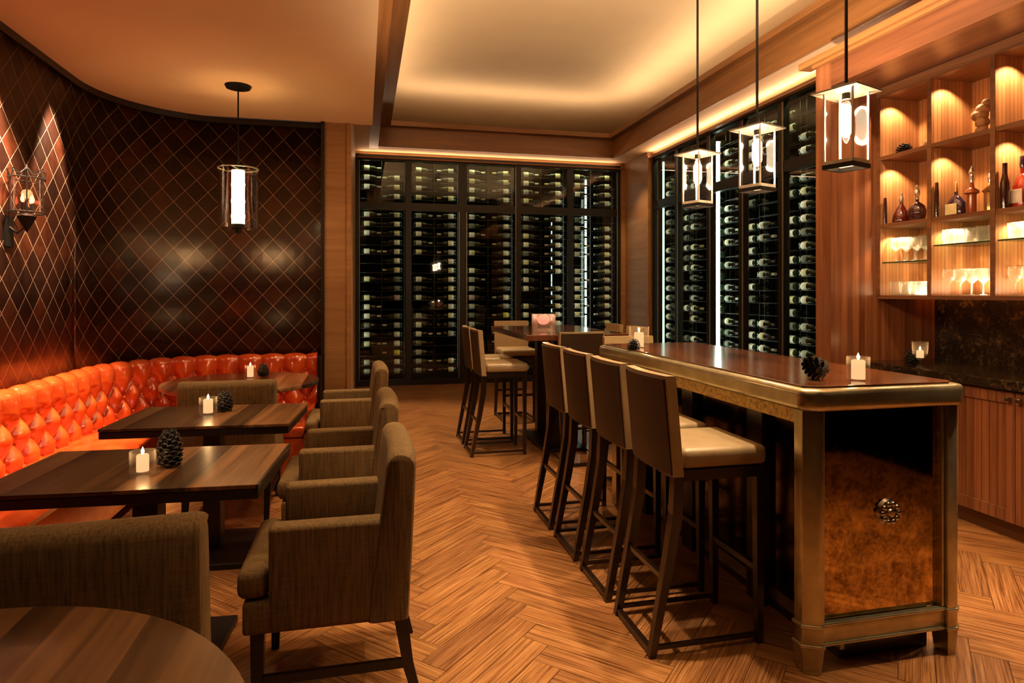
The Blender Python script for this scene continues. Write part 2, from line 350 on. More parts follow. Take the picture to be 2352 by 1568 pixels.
# ------------------------------------------------------------------ room shell
def herringbone(x0, x1, y0, y1, L=0.60, W=0.12):
    bm = bmesh.new(); uvl = bm.loops.layers.uv.new('UVMap'); cl = bm.loops.layers.color.new('tone')
    rr = random.Random(5); ca = math.cos(R(45)); sa = ca
    n = int(L / W); span = int((x1 - x0 + y1 - y0) / W) + 10
    cx, cy = (x0 + x1) / 2, (y0 + y1) / 2
    for i in range(-span, span):
        for j in range(-span // n - 4, span // n + 4):
            for kind in (0, 1):
                if kind == 0: px, py, w_, h_ = i * W + j * L, i * W - j * L, L, W
                else: px, py, w_, h_ = i * W + j * L - 0.0, i * W - j * L + W, W, L
                if kind == 1: px -= 0.0
                mx, my = px + w_ / 2, py + h_ / 2
                qx, qy = ca * mx - sa * my, sa * mx + ca * my
                if not (x0 - cx - .4 < qx < x1 - cx + .4 and y0 - cy - .4 < qy < y1 - cy + .4): continue
                g = 0.0012; cs = [(px + g, py + g), (px + w_ - g, py + g), (px + w_ - g, py + h_ - g), (px + g, py + h_ - g)]
                vs = [bm.verts.new((cx + ca * x - sa * y, cy + sa * x + ca * y, 0.0)) for x, y in cs]
                f = bm.faces.new(vs); t = rr.uniform(0.88, 1.06); ox, oy = rr.uniform(0, 50), rr.uniform(0, 50)
                uvs = [(0, 0), (w_, 0), (w_, h_), (0, h_)] if kind == 0 else [(0, 0), (0, w_), (h_, w_), (h_, 0)]
                for lp, (u, v) in zip(f.loops, uvs): lp[uvl].uv = (u + ox, v + oy); lp[cl] = (t, t * rr.uniform(.97, 1.0), t, 1)
    return bm
bm = herringbone(-2.1, 4.4, -2.5, 10.0)
struct('floor', bm, M['floor'])
struct('floor_slab', B(-2.3, 4.6, -2.7, 10.8, -0.12, -0.002), M['darkred'])

HL, HS, HT = 2.97, 3.56, 3.93
struct('ceiling_low', B(-2.3, 0.08, -2.7, 6.06, HL, HL + 0.2), M['ceil'])
struct('ceiling_back_left', B(-0.3, 0.079, 6.0, 9.98, HS, HS + 0.1), M['soffit'])
struct('ceiling_tray', B(-0.6, 6.1, -2.7, 13.1, 4.50, 4.6), M['ceil'])  # raised, with an added void around it, to soften the upward light
struct('wall_void_back', B(-0.6, 6.1, 13.0, 13.1, 3.6, 4.50), M['ceil'])
struct('wall_void_right', B(6.0, 6.1, -2.7, 13.0, 3.6, 4.50), M['ceil'])
struct('wall_void_left', B(-0.6, -0.5, 6.2, 13.0, 3.6, 4.50), M['ceil'])
struct('floor_void', B(-0.6, 6.1, 10.01, 13.1, 3.60, 3.65), M['ceil'])
struct('floor_void_right', B(4.46, 6.1, -2.7, 10.0, 3.60, 3.65), M['ceil'])
HC = 4.50
# beams framing the tray
struct('trim_1', B(0.08, 0.21, -2.7, 9.72, HS, 3.93), M['trim'])
struct('wall_tray_left', B(0.05, 0.078, -2.7, 6.06, HL + 0.205, 4.50), M['ceil'])
struct('wall_tray_left_back', B(0.05, 0.078, 6.065, 12.9, HS + 0.11, 4.50), M['ceil'])
struct('trim_2', B(0.21, 0.385, -2.7, 9.55, 3.86, HT - 0.001), M['trim'])
struct('trim_3', B(0.21, 3.90, 9.561, 9.58, HS, HT), M['trimx'])
struct('trim_4', B(0.385, 3.80, 9.47, 9.56, 3.86, HT - 0.001), M['trimx'])
struct('trim_5', B(3.88, 3.90, -2.7, 9.56, HS, HT), M['trim'])
struct('trim_6', B(3.795, 3.88, -2.7, 9.56, 3.86, HT - 0.001), M['trim'])
struct('ceiling_soffit_back', B(-0.12, 4.4, 9.58, 10.0, HS + 0.002, HS + 0.1), M['soffit'])
struct('ceiling_soffit_right', B(3.90, 4.4, -2.7, 9.58, HS + 0.002, HS + 0.1), M['soffit'])
# thin ledges above the wine windows that hide the cove strips
struct('trim_7', B(-0.10, 4.2, 9.865, 9.914, 3.455, 3.475), M['trimx'])
struct('trim_8', B(4.225, 4.284, 4.2, 9.0, 3.455, 3.475), M['trim'])
up_area('cove_back', 2.0, 9.90, 3.482, 4.1, 0.03, 5, (1.0, 0.62, 0.36)).rotation_euler = (R(218), 0, 0)
up_area('cove_right', 4.255, 6.6, 3.482, 0.03, 4.7, 11, (1.0, 0.62, 0.36)).rotation_euler = (R(180), R(-38), 0)

# left quilted wall (straight, rounded corner, back stretch)
def path_left(y0=-2.5):
    P = []
    y = y0
    while y < 5.2: P.append((-2.03, y)); y += 0.1
    for i in range(0, 37):
        a = R(180 - 90 * i / 36); P.append((-1.13 + 0.9 * math.cos(a), 5.2 + 0.9 * math.sin(a)))
    x = -1.08
    while x < -0.36: P.append((x, 6.1)); x += 0.1
    P.append((-0.36, 6.1))
    return P
def strip_wall(P, z0, z1, nz=1):
    bm = bmesh.new(); uvl = bm.loops.layers.uv.new('UVMap'); s = [0]
    for i in range(1, len(P)): s.append(s[-1] + math.dist(P[i], P[i - 1]))
    cols = [[bm.verts.new((x, y, z)) for z in (z0, z1)] for x, y in P]
    for i in range(len(P) - 1):
        f = bm.faces.new((cols[i][0], cols[i + 1][0], cols[i + 1][1], cols[i][1]))
        for lp, uv in zip(f.loops, [(s[i], z0), (s[i + 1], z0), (s[i + 1], z1), (s[i], z1)]): lp[uvl].uv = uv
        f.smooth = True
    return bm
PL = path_left()
wl = struct('wall_left', strip_wall(PL, 0, HL), M['quilt'])
md = wl.modifiers.new('thick', 'SOLIDIFY'); md.thickness = 0.05; md.offset = 1
# thin dark cornice where the quilted wall meets the ceiling, and seams between the panels
def ribbon(P, inset, z0, z1):
    bm = bmesh.new(); Q = []
    for i, p in enumerate(P):
        a = Vector(P[max(i - 1, 0)]); b = Vector(P[min(i + 1, len(P) - 1)]); t = (b - a).normalized(); n = Vector((t.y, -t.x))
        Q.append((Vector(p) + n * inset, Vector(p)))
    prev = None
    for q, p in Q:
        r = [bm.verts.new((q.x, q.y, z0)), bm.verts.new((q.x, q.y, z1)), bm.verts.new((p.x, p.y, z1)), bm.verts.new((p.x, p.y, z0))]
        if prev:
            for k_ in range(4): bm.faces.new((prev[k_], prev[(k_ + 1) % 4], r[(k_ + 1) % 4], r[k_]))
        else: bm.faces.new(r)
        prev = r
    bm.faces.new(prev[::-1]); return bm
struct('trim_9', ribbon(PL, 0.015, HL - 0.05, HL - 0.001), M['edge'])
bm = bmesh.new()
for x, y, ang in [(-1.77, 5.83, 45), (-1.62, 5.955, 35), (-1.02, 6.088, 0)]:
    pass
struct('wall_column_left', B(-0.36, -0.12, 6.045, 9.99, 0, HS + 0.05), M['tan_x'])
struct('trim_10', B(-0.375, -0.345, 6.02, 6.046, 0, HL), M['edge'])
struct('trim_11', B(-0.15, -0.11, 6.03, 6.06, 0, HL), M['tan_x'])
# wall above / beside the windows
struct('wall_back_header', B(-0.12, 4.4, 9.94, 10.0, 3.52, 3.70), M['soffit'])
struct('wall_corner_back', B(4.155, 4.4, 9.90, 10.0, 0, 3.56), M['tan_x'])
struct('wall_corner_right', B(4.22, 4.4, 9.04, 9.91, 0, 3.56), M['tan_y'])
struct('trim_12', B(4.215, 4.26, 9.0, 9.05, 0, 3.5), M['tan_x'])
struct('trim_13', B(4.15, 4.235, 9.88, 9.92, 0, 3.5), M['tan_x'])
struct('wall_right_header', B(4.3, 4.4, -2.6, 9.05, 3.52, 3.70), M['soffit'])
struct('wall_right', B(4.31, 4.45, -2.6, 4.16, 0, 3.56), M['red_zy'])
struct('wall_right_dark', B(4.27, 4.309, -0.72, 1.33, 0, 2.9), M['black'])
struct('wall_behind_bar', B(0.95, 4.3, -0.85, -0.72, 0, 4.50), M['black'])
struct('wall_behind', B(-2.2, 4.5, -2.7, -2.55, 0, 4.50), M['darkred'])
# wine room shell
struct('wall_wine_back', B(-0.6, 5.1, 10.62, 10.7, 0, 3.6), M['black'])
struct('wall_wine_right', B(4.98, 5.06, 4.1, 10.7, 0, 3.6), M['black'])
struct('wall_wine_left', B(-0.30, -0.2, 10.0, 10.7, 0, 3.6), M['black'])
struct('wall_wine_end', B(4.4, 5.0, 4.05, 4.15, 0, 3.6), M['black'])
struct('ceiling_wine', B(-0.3, 5.1, 10.0, 10.7, 3.56, 3.6), M['black'])
struct('ceiling_wine_side', B(4.4, 5.1, 4.1, 10.0, 3.56, 3.6), M['black'])
struct('floor_wine', B(-0.3, 5.1, 9.99, 10.7, -0.02, 0.0), M['black'])
struct('floor_wine_side', B(4.4, 5.1, 4.1, 9.99, -0.02, 0.0), M['black'])

# wine windows
XB = [-0.12, 0.674, 1.518, 2.41, 3.288, 4.15]
t = bpy.data.objects.new('window_1', None); COL.objects.link(t); tag(t, kind='structure')
bm = bmesh.new()
for i, x in enumerate(XB):
    wd = 0.05 if i in (0, 5) else (0.062 if i == 2 else 0.045)
    box(bm, x - (0 if i == 0 else wd), x + (0 if i == 5 else wd), 9.92, 9.99, 0.03, 3.5)
for z0, z1 in ((0.0, 0.09), (2.68, 2.80), (3.43, 3.52)): box(bm, XB[0], XB[-1], 9.915, 9.985, z0, z1)
obj('window_frame', bm, M['frame'], t)
bm = bmesh.new()
for x in (1.455, 1.575): box(bm, x - 0.006, x + 0.006, 9.908, 9.92, 0.1, 2.68)
for x in (-0.06, 4.095, 2.365): box(bm, x - 0.005, x + 0.005, 9.908, 9.92, 0.1, 3.42)
obj('window_bead', bm, M['steel'], t)
obj('window_pane', B(XB[0], XB[-1], 9.952, 9.958, 0.02, 3.5), M['pane'], t)
YR = [9.0, 8.24, 7.38, 6.66, 5.93, 5.15, 4.2]
t = bpy.data.objects.new('window_2', None); COL.objects.link(t); tag(t, kind='structure')
bm = bmesh.new()
for i, y in enumerate(YR):
    wd = 0.035 if i in (0, 6) else 0.05
    box(bm, 4.29, 4.36, y - wd, y + (wd if i else 0.0), 0.03, 3.5)
for z0, z1 in ((0.0, 0.09), (2.68, 2.80), (3.43, 3.52)): box(bm, 4.285, 4.355, YR[-1], YR[0], z0, z1)
obj('window_frame', bm, M['frame'], t)
bm = bmesh.new()
for y in YR[1:-1]: box(bm, 4.279, 4.29, y - 0.045, y - 0.033, 0.1, 3.42); 
obj('window_bead', bm, M['steel'], t)
obj('window_pane', B(4.322, 4.328, YR[-1], YR[0], 0.02, 3.5), M['pane'], t)

# ------------------------------------------------------------------ wine racks and bottles
def wine_mesh(li, fi, k_):
    bm = bmesh.new()
    prof = [(0.0, 0.004), (0.03, 0.0), (0.042, 0.006), (0.0425, 0.05), (0.0432, 0.051), (0.0432, 0.145), (0.0425, 0.146), (0.0425, 0.20), (0.036, 0.235), (0.017, 0.265), (0.0155, 0.275), (0.0165, 0.276), (0.0165, 0.335), (0.018, 0.336), (0.018, 0.345), (0.0, 0.346)]
    mids = [0, 0, 0, 0, 1, 1, 0, 0, 0, 0, 2, 2, 2, 2, 2]
    mids = [0, 0, 0, 1, 1, 1, 0, 0, 0, 0, 2, 2, 2, 2, 2]
    lathe(bm, prof, 12, mids=mids)
    bmesh.ops.rotate(bm, verts=bm.verts[:], cent=(0, 0, 0), matrix=Matrix.Rotation(R(90), 3, 'Y'))   # now points +x
    bmesh.ops.translate(bm, verts=bm.verts[:], vec=(-0.173, 0, 0))
    bmesh.ops.scale(bm, verts=bm.verts[:], vec=(0.88, 1, 1))
    o = obj('wine_bottle', bm, [M['wineglass'], WL[li], FO[fi]], smooth=True)
    return o
protos = [wine_mesh(li, fi, 0) for li, fi in [(0, 0), (0, 1), (1, 0), (2, 1), (2, 0), (3, 2), (4, 0), (4, 0), (5, 0), (1, 2)]]
used = [False] * len(protos)
def put_bottle(pick, loc, rz, label, group):
    o = protos[pick]
    if used[pick]: o = o.copy(); COL.objects.link(o)
    used[pick] = True
    o.location = loc; o.rotation_euler = (rnd.uniform(-0.5, 0.5), 0, rz)
    tag(o, label, 'wine bottle', group); return o
ROWS = [0.20 + 0.143 * i for i in range(23)]
BACKN = ['first', 'second', 'middle', 'fourth', 'last']
def rack(name_lbl, horiz, a0, a1, c, zs):
    """a rack panel: two uprights and a pair of cradle rods per row"""
    t = thing('wine_rack', name_lbl, 'wine rack', group=None)
    bm = bmesh.new()
    for z in zs:
        for dy in (-0.028, 0.028):
            if horiz: box(bm, a0 + 0.04, a1 - 0.04, c + dy - 0.004, c + dy + 0.004, z - 0.048, z - 0.040)
            else: box(bm, c + dy - 0.004, c + dy + 0.004, a0 + 0.04, a1 - 0.04, z - 0.048, z - 0.040)
    obj('rod', bm, M['rackrod'], t)
    for q in (a0 + 0.05, (a0 + a1) / 2, a1 - 0.05):
        u = B(q - 0.006, q + 0.006, c + 0.045, c + 0.057, 0, 3.5) if horiz else B(c + 0.045, c + 0.057, q - 0.006, q + 0.006, 0, 3.5)
        obj('upright', u, M['rackrod'], t)
    return t
for i in range(5):
    a0, a1 = XB[i], XB[i + 1]; c = 10.12
    where = ['at the far left of the back wine wall', 'second from the left in the back wine wall', 'in the middle of the back wine wall', 'second from the right in the back wine wall', 'at the right end of the back wine wall'][i]
    rack('tall steel wine rack panel ' + where, True, a0, a1, c, ROWS)
    for z in ROWS:
        if 2.66 < z < 2.80: continue
        for side in (0, 1):
            if rnd.random() < (0.16 if i < 1 else 0.08): continue
            x = a0 + 0.235 if side == 0 else a1 - 0.235
            pick = rnd.choices(range(10), [4, 4, 4, 3, 4, (1.5 if i == 0 else .3), 3, 2, 1.2, 1])[0]
            yel = z > 2.8
            if yel: pick = rnd.choice([0, 2, 9, 2, 1, 3])
            put_bottle(pick, (x, c, z), 0 if side == 0 else PI, 'dark wine bottle in the rack ' + where, 'wine bottles in the rack ' + where)
side_all = []
SIDEN = ['beside the corner column', 'second from the corner column', 'third from the corner column', 'fourth from the corner column', 'nearest the reddish wood pillar']
for i in range(5):
    a1, a0 = YR[i], YR[i + 1]; c = 4.52
    rack('tall steel wine rack panel of the side wine wall, ' + SIDEN[i], False, a0, a1, c, ROWS)
    for z in ROWS[3:]:
        if 2.66 < z < 2.80: continue
        for side in (0, 1):
            if i == 4 and side == 0: continue
            if rnd.random() < 0.26: continue
            y = a0 + 0.172 if side == 0 else a1 - 0.172
            pick = rnd.choices(range(10), [6, 4, 4, 3, 3, 0.2, 3, 2, 0.5, 1])[0]
            side_all.append((y, z, pick, side, i))
side_all.sort(key=lambda q: (q[0] > 7.1, q[1] < 0.9, q[0]))
far = []
for n_, (y, z, pick, side, i) in enumerate(side_all):
    if n_ < 100:
        put_bottle(pick, (4.52, y, z), PI / 2 if side == 0 else -PI / 2, 'dark wine bottle in the side rack ' + SIDEN[i], 'wine bottles in the side rack ' + SIDEN[i])
    else: far.append((y, z, pick, side))
bm = bmesh.new()
for y, z, pick, side in far:
    n0 = len(bm.verts); f0 = len(bm.faces); bm.from_mesh(protos[pick].data); bm.verts.ensure_lookup_table(); bm.faces.ensure_lookup_table()
    m4 = Matrix.Translation((4.52, y, z)) @ Matrix.Rotation(PI / 2 if side == 0 else -PI / 2, 4, 'Z')
    for v in bm.verts[n0:]: v.co = m4 @ v.co
    lb = {0: 1, 1: 3, 2: 4, 3: 5, 4: 5, 5: 6, 6: 7, 7: 7, 8: 8, 9: 4}[pick]; fo = 2
    for f in bm.faces[f0:]: f.material_index = {0: 0, 1: lb, 2: fo}[f.material_index]
o = obj('wine_bottles', bm, [M['wineglass'], WL[0], FO[0], WL[0], WL[1], WL[2], WL[3], WL[4], WL[5]], smooth=True)
tag(o, 'remaining rows of dark wine bottles filling the side racks nearer the corner column', 'wine bottles', kind='stuff')
def led(loc, h, horiz, mat, label, power, col=COOL, wd=0.012):
    bm = B(-wd, wd, -0.012, 0.012, -loc[2] + 0.001, h / 2)
    o = obj('led_strip', bm, mat, loc=loc); tag(o, label, 'light strip')
    return o
led((3.69, 10.33, 1.75), 3.2, 0, M['led'], 'bright white vertical light strip in the right part of the back wine wall', 0)
led((3.09, 10.35, 1.6), 2.2, 0, M['ledw'], 'thin dim vertical light strip left of the bright one in the back wine wall', 0, wd=0.006)
led((4.41, 7.355, 1.75), 3.2, 0, M['led'], 'bright white vertical light strip in the side wine wall', 0, wd=0.02)
led((4.42, 8.90, 1.75), 3.3, 0, M['ledw'], 'thin pale light strip at the corner end of the side wine wall', 0)
# light strips inside the wine room, along the window heads and mullions
for x0, x1 in [(XB[0], XB[1]), (XB[1], XB[2]), (XB[2], XB[3]), (XB[3], XB[4]), (XB[4], XB[5])]:
    light('wine_head_light', 'AREA', ((x0 + x1) / 2, 10.02, 3.50), 0.8, (1.0, 0.95, 0.5), 0.6, 0.03, aim=((x0 + x1) / 2, 10.25, 2.4))
for i in range(5):
    light('wine_side_head_light', 'AREA', (4.40, (YR[i] + YR[i + 1]) / 2, 3.50), 0.8, (1.0, 0.95, 0.5), 0.5, 0.03, aim=(4.62, (YR[i] + YR[i + 1]) / 2, 2.4))
for x, e in zip(XB, (.5, .6, 1.2, 1.1, 1.5, .8)):
    o = light('wine_mullion_light', 'AREA', (x if x > 0 else 0.0, 10.0, 1.7), e, COOL, 0.02, 3.0); o.rotation_euler = (R(90), 0, 0)
for y, e in zip(YR[:6], (1.0, 1.3, 2.0, 1.4, 1.4, 1.4)):
    o = light('wine_side_mullion_light', 'AREA', (4.375, y, 1.7), e, COOL, 0.02, 3.0); o.rotation_euler = (R(90), 0, R(-90))

# ------------------------------------------------------------------ banquette
def banquette():
    t = thing('banquette', 'long curved orange leather banquette with a deep tufted back along the quilted wall', 'banquette')
    P = []
    y = 0.4
    while y < 5.2: P.append((-2.03, y)); y += 0.0125
    n = 110
    for i in range(n + 1):
        a = R(180 - 90 * i / n); P.append((-1.13 + 0.9 * math.cos(a), 5.2 + 0.9 * math.sin(a)))
    x = -1.1175
    while x < -0.40: P.append((x, 6.1)); x += 0.0125
    s = [0]
    for i in range(1, len(P)): s.append(s[-1] + math.dist(P[i], P[i - 1]))
    # profile: t along from seat (front bottom) up, over the roll, to the wall
    prof = []
    for z in [0.40 + 0.012 * k_ for k_ in range(34)]: prof.append((0.165 - 0.02 * math.sin((z - 0.40) / 0.41 * PI) - 0.03 * max(0, (z - .62) / .2), z))
    cxr, czr, rr_ = 0.070, 0.81, 0.068
    for k_ in range(1, 17):
        a = R(10 + 150 * k_ / 16); prof.append((cxr + rr_ * math.cos(a), czr + rr_ * math.sin(a)))
    prof.append((0.004, 0.82))
    tl = [0]
    for i in range(1, len(prof)): tl.append(tl[-1] + math.dist(prof[i], prof[i - 1]))
    T = tl[-1]
    def bulge(sv, tv):
        w_ = 0.19; h_ = 0.26; t0 = 0.34
        if tv < t0:
            a = sv / w_ + (tv - t0) / h_; b = sv / w_ - (tv - t0) / h_
            return (abs(math.sin(PI * a) * math.sin(PI * b))) ** 0.48
        q_ = min(1, (tv - t0) / 0.16); return 0.75 + (abs(math.sin(PI * sv / w_)) ** 0.6 - 0.75) * (1 - 0.72 * q_)
    bm = bmesh.new(); prev = None
    for i, p in enumerate(P):
        a = Vector(P[max(i - 1, 0)]); b = Vector(P[min(i + 1, len(P) - 1)]); tn = (b - a).normalized(); nn = Vector((tn.y, -tn.x))
        ring = []
        for j, (o_, z) in enumerate(prof):
            j0, j1 = max(j - 1, 0), min(j + 1, len(prof) - 1)
            d = Vector((prof[j1][0] - prof[j0][0], prof[j1][1] - prof[j0][1])).normalized(); nr = Vector((d.y, -d.x))
            bl = (bulge(s[i], tl[j]) - 0.75) * 0.072 * min(1, tl[j] / 0.04 + .2) * min(1, (T - tl[j]) / 0.06)
            q = Vector(p) + nn * (o_ + nr.x * bl); ring.append(bm.verts.new((q.x, q.y, z + nr.y * bl)))
        if prev:
            for k_ in range(len(ring) - 1): bm.faces.new((prev[k_], ring[k_], ring[k_ + 1], prev[k_ + 1]))
        prev = ring
    bk = obj('backrest', bm, M['orange'], t, smooth='all')
    # buttons at the crossings of the diamonds
    bmn = bmesh.new()
    for j in range(-4, 1):
        for i in range(int(s[-1] / 0.19) + 2):
            sv = (i + (0.5 if j % 2 else 0)) * 0.19; tv = 0.34 + j * 0.13
            if tv < 0.03 or sv > s[-1] - .02: continue
            idx = min(range(0, len(s), 1), key=lambda q_: abs(s[q_] - sv)) if False else min(len(s) - 1, int(sv / 0.0127))
            while idx + 1 < len(s) and s[idx] < sv: idx += 1
            while idx > 0 and s[idx] > sv: idx -= 1
            jj = min(range(len(tl)), key=lambda q_: abs(tl[q_] - tv))
            p = P[idx]; a = Vector(P[max(idx - 1, 0)]); b = Vector(P[min(idx + 1, len(P) - 1)]); tn = (b - a).normalized(); nn = Vector((tn.y, -tn.x))
            q = Vector(p) + nn * (prof[jj][0] - 0.022)
            bmesh.ops.create_uvsphere(bmn, u_segments=6, v_segments=4, radius=0.011, matrix=Matrix.Translation((q.x, q.y, prof[jj][1])))
    o = obj('button', bmn, M['orange'], t, smooth='all'); tag(o, kind='stuff')
    # seat: follows the wall, 0.55 deep
    def sweep(prof2, P2, name, mat, y_wave=0):
        bm2 = bmesh.new(); pv = None; ss = 0
        for i, p in enumerate(P2):
            a = Vector(P2[max(i - 1, 0)]); b = Vector(P2[min(i + 1, len(P2) - 1)]); tn = (b - a).normalized(); nn = Vector((tn.y, -tn.x))
            if i: ss += math.dist(P2[i], P2[i - 1])
            rg = []
            for o_, z, wv in prof2:
                zz = z + wv * (0.006 * math.sin(ss * 2 * PI / 0.62) + 0.005 * noise.noise(Vector((ss * 4, o_ * 8, 3))))
                q = Vector(p) + nn * o_; rg.append(bm2.verts.new((q.x, q.y, zz)))
            if pv:
                for k_ in range(len(rg)): bm2.faces.new((pv[k_], rg[k_], rg[(k_ + 1) % len(rg)], pv[(k_ + 1) % len(rg)]))
            else: bm2.faces.new(rg[::-1])
            pv = rg
        bm2.faces.new(pv); return obj(name, bm2, mat, t, smooth=True, ang=50)
    P2 = P[::4]
    sweep([(0.02, 0.37, 0), (0.02, 0.425, 0), (0.15, 0.43, 0), (0.25, 0.45, 1), (0.40, 0.456, 1), (0.52, 0.45, 1), (0.575, 0.43, .5), (0.59, 0.40, 0), (0.575, 0.365, 0)], P2, 'seat', M['orange'])
    sweep([(0.02, 0.07, 0), (0.02, 0.365, 0), (0.56, 0.365, 0), (0.56, 0.07, 0)], P2, 'base', M['orange'])
    sweep([(0.02, 0.0, 0), (0.02, 0.07, 0), (0.50, 0.07, 0), (0.50, 0.0, 0)], P2, 'plinth', M['darkwood'])
    obj('end_panel', B(-0.395, -0.365, 5.85, 6.08, 0.0, 0.86, bev=0.005), M['darkwood'], t)
    return t
banquette()
bt = thing('leather_bench', 'backless orange leather bench between round corner table and armchairs', 'bench', (-0.535, 5.19, 0))
obj('seat', B(-0.125, 0.12, -0.365, 0.30, 0.375, 0.455, bev=0.02, seg=3), M['orange'], bt, smooth=True)
obj('base', B(-0.115, 0.11, -0.355, 0.29, 0.06, 0.372, bev=0.006), M['orange'], bt)
obj('plinth', B(-0.09, 0.09, -0.33, 0.26, 0.0, 0.06), M['darkwood'], bt)

# ------------------------------------------------------------------ tables
def square_table(label, x, y, rz, wx, wy):
    t = thing('dining_table', label, 'table', (x, y, 0), rz, 'square walnut tables beside the banquette')
    obj('tabletop', B(-wx / 2, wx / 2, -wy / 2, wy / 2, 0.735, 0.75, bev=0.002), M['table'], t)
    obj('table_edge', B(-wx / 2 + 0.002, wx / 2 - 0.002, -wy / 2 + 0.002, wy / 2 - 0.002, 0.698, 0.7345, bev=0.004), M['edge'], t)
    obj('pedestal', B(-0.045, 0.045, -0.045, 0.045, 0.03, 0.70, bev=0.004), M['edge'], t)
    obj('base_plate', B(-0.26, 0.26, -0.26, 0.26, 0.0, 0.03, bev=0.005), M['edge'], t)
    return t
T1 = square_table('dark walnut square table in the foreground between banquette and nearest armchair', -0.805, 2.72, R(-4), 0.94, 0.62)
T2 = square_table('dark walnut square table behind the nearest square table', -0.80, 3.79, R(-4), 0.90, 0.62)
def disc_top(label, x, y, r, mat, zt=0.75):
    t = thing('round_table', label, 'table', (x, y, 0))
    bm = bmesh.new(); lathe(bm, [(0, zt - 0.035), (r - 0.012, zt - 0.035), (r - 0.002, zt - 0.028), (r, zt - 0.006), (r - 0.004, zt), (0, zt)], 72)
    obj('tabletop', bm, mat, t, smooth=True)
    bm = bmesh.new(); lathe(bm, [(0, 0.03), (0.05, 0.03), (0.045, 0.3), (0.045, zt - 0.05), (0.12, zt - 0.036), (0, zt - 0.036)], 20)
    obj('pedestal', bm, M['edge'], t, smooth=True)
    bm = bmesh.new(); lathe(bm, [(0, 0), (0.22, 0), (0.22, 0.018), (0.05, 0.03), (0, 0.03)], 32); obj('base_plate', bm, M['edge'], t, smooth=True)
    return t
disc_top('large round walnut table cut off at the bottom left corner', -0.77, 0.955, 0.615, M['round'])
disc_top('dark round table in the curve of the banquette under the glass pendant', -0.90, 5.20, 0.56, M['table'])

# ------------------------------------------------------------------ armchairs (face -x at rz=0)
def armchair(label, loc, rz, group='taupe woven armchairs', arms=True):
    t = thing('armchair' if arms else 'side_chair', label, 'armchair' if arms else 'chair', loc, rz, group)
    hw = 0.275 if arms else 0.20
    obj('seat_base', B(-0.27, 0.24, -hw + 0.005, hw - 0.005, 0.31, 0.415, bev=0.012, seg=3), M['fabric'], t, smooth=True)
    bm = B(-0.285, 0.17, -hw + (0.085 if arms else 0.01), hw - (0.085 if arms else 0.01), 0.42, 0.52, bev=0.032, seg=4)
    if arms: box(bm, -0.29, -0.195, -hw + 0.01, hw - 0.01, 0.42, 0.515, bev=0.03, seg=4)
    obj('seat_cushion', bm, M['fabric'], t, smooth=True)
    for s in ((-1, 1) if arms else ()):
        y0, y1 = sorted((s * hw, s * (hw - 0.08)))
        bm = bmesh.new(); box(bm, -0.19, 0.22, y0, y1, 0.315, 0.655, bev=0.016, seg=3)
        obj('arm', bm, M['fabric'], t, smooth=True)
    lw_ = hw - 0.04
    hw = 0.285
    # backrest: thick at the base, rounded top, leaning back slightly
    bm = bmesh.new(); nf = 8
    prof = [(0.125 + 0.06 * i / nf, 0.315 + 0.52 * i / nf) for i in range(nf + 1)]
    bks = [(0.262 + 0.024 * i / nf, 0.315 + 0.52 * i / nf) for i in range(nf + 1)]
    arc = [(0.2355 - 0.0505 * math.cos(R(q)), 0.835 + 0.042 * math.sin(R(q))) for q in (22, 45, 68, 90, 112, 135, 158)]
    poly = prof + arc + bks[::-1]
    cols = []
    ys = [-hw, -hw + 0.006, -hw + 0.02] + [-hw + 0.02 + (2 * hw - 0.04) * i / 8 for i in range(1, 8)] + [hw - 0.02, hw - 0.006, hw]
    for i, y in enumerate(ys):
        ins = [0.018, 0.006, 0.0][i] if i < 3 else ([0.0, 0.006, 0.018][i - len(ys) + 3] if i >= len(ys) - 3 else 0)
        ring = []
        for x, z in poly:
            cx_ = 0.2; dx = ins if x < cx_ - .0 else -ins
            bend = -0.012 * (1 - (y / hw) ** 2)
            ring.append(bm.verts.new((x + dx - bend * (1 if z > .5 else 0), y, z - (ins if z > 0.8 else 0) + 0.0)))
        cols.append(ring)
    for i in range(len(cols) - 1):
        for k_ in range(len(poly)): bm.faces.new((cols[i][k_], cols[i + 1][k_], cols[i + 1][(k_ + 1) % len(poly)], cols[i][(k_ + 1) % len(poly)]))
    bm.faces.new(cols[0]); bm.faces.new(cols[-1][::-1])
    obj('backrest', bm, M['fabric'], t, smooth=True, ang=35)
    for s in (-1, 1):
        bm = bmesh.new(); tube(bm, [(-0.23, s * lw_, 0), (-0.225, s * lw_, 0.32)], [0.014, 0.022], square=True); obj('leg', bm, M['edge'], t)
        bm = bmesh.new(); tube(bm, [(0.30, s * lw_, 0), (0.262, s * lw_, 0.14), (0.235, s * lw_, 0.32)], [0.014, 0.018, 0.023], square=True); obj('leg', bm, M['edge'], t)
        obj('stretcher', B(-0.225, 0.262, s * lw_ - 0.009, s * lw_ + 0.009, 0.13, 0.16), M['edge'], t)
    return t
A0 = armchair('taupe armchair in the foreground, nearest of the row facing left', (-0.112, 2.47, 0), 0)
AC = list(A0.children)
dup(A0, (-0.115, 3.50, 0), R(0), 'taupe armchair in the middle of the row facing left', tree=AC)
dup(A0, (-0.115, 4.98, 0), R(1), 'taupe armchair farthest back in the row facing left, by the wine wall', tree=AC)
# backs turned to us: face +y -> rz = -90deg
armchair('taupe armless chair seen from behind in the bottom left foreground', (-0.675, 1.945, 0), R(-88), 'taupe woven side chairs', arms=False)
dup(A0, (-0.82, 4.50, 0), R(-90), 'taupe armchair seen from behind, past the second square table', tree=AC)

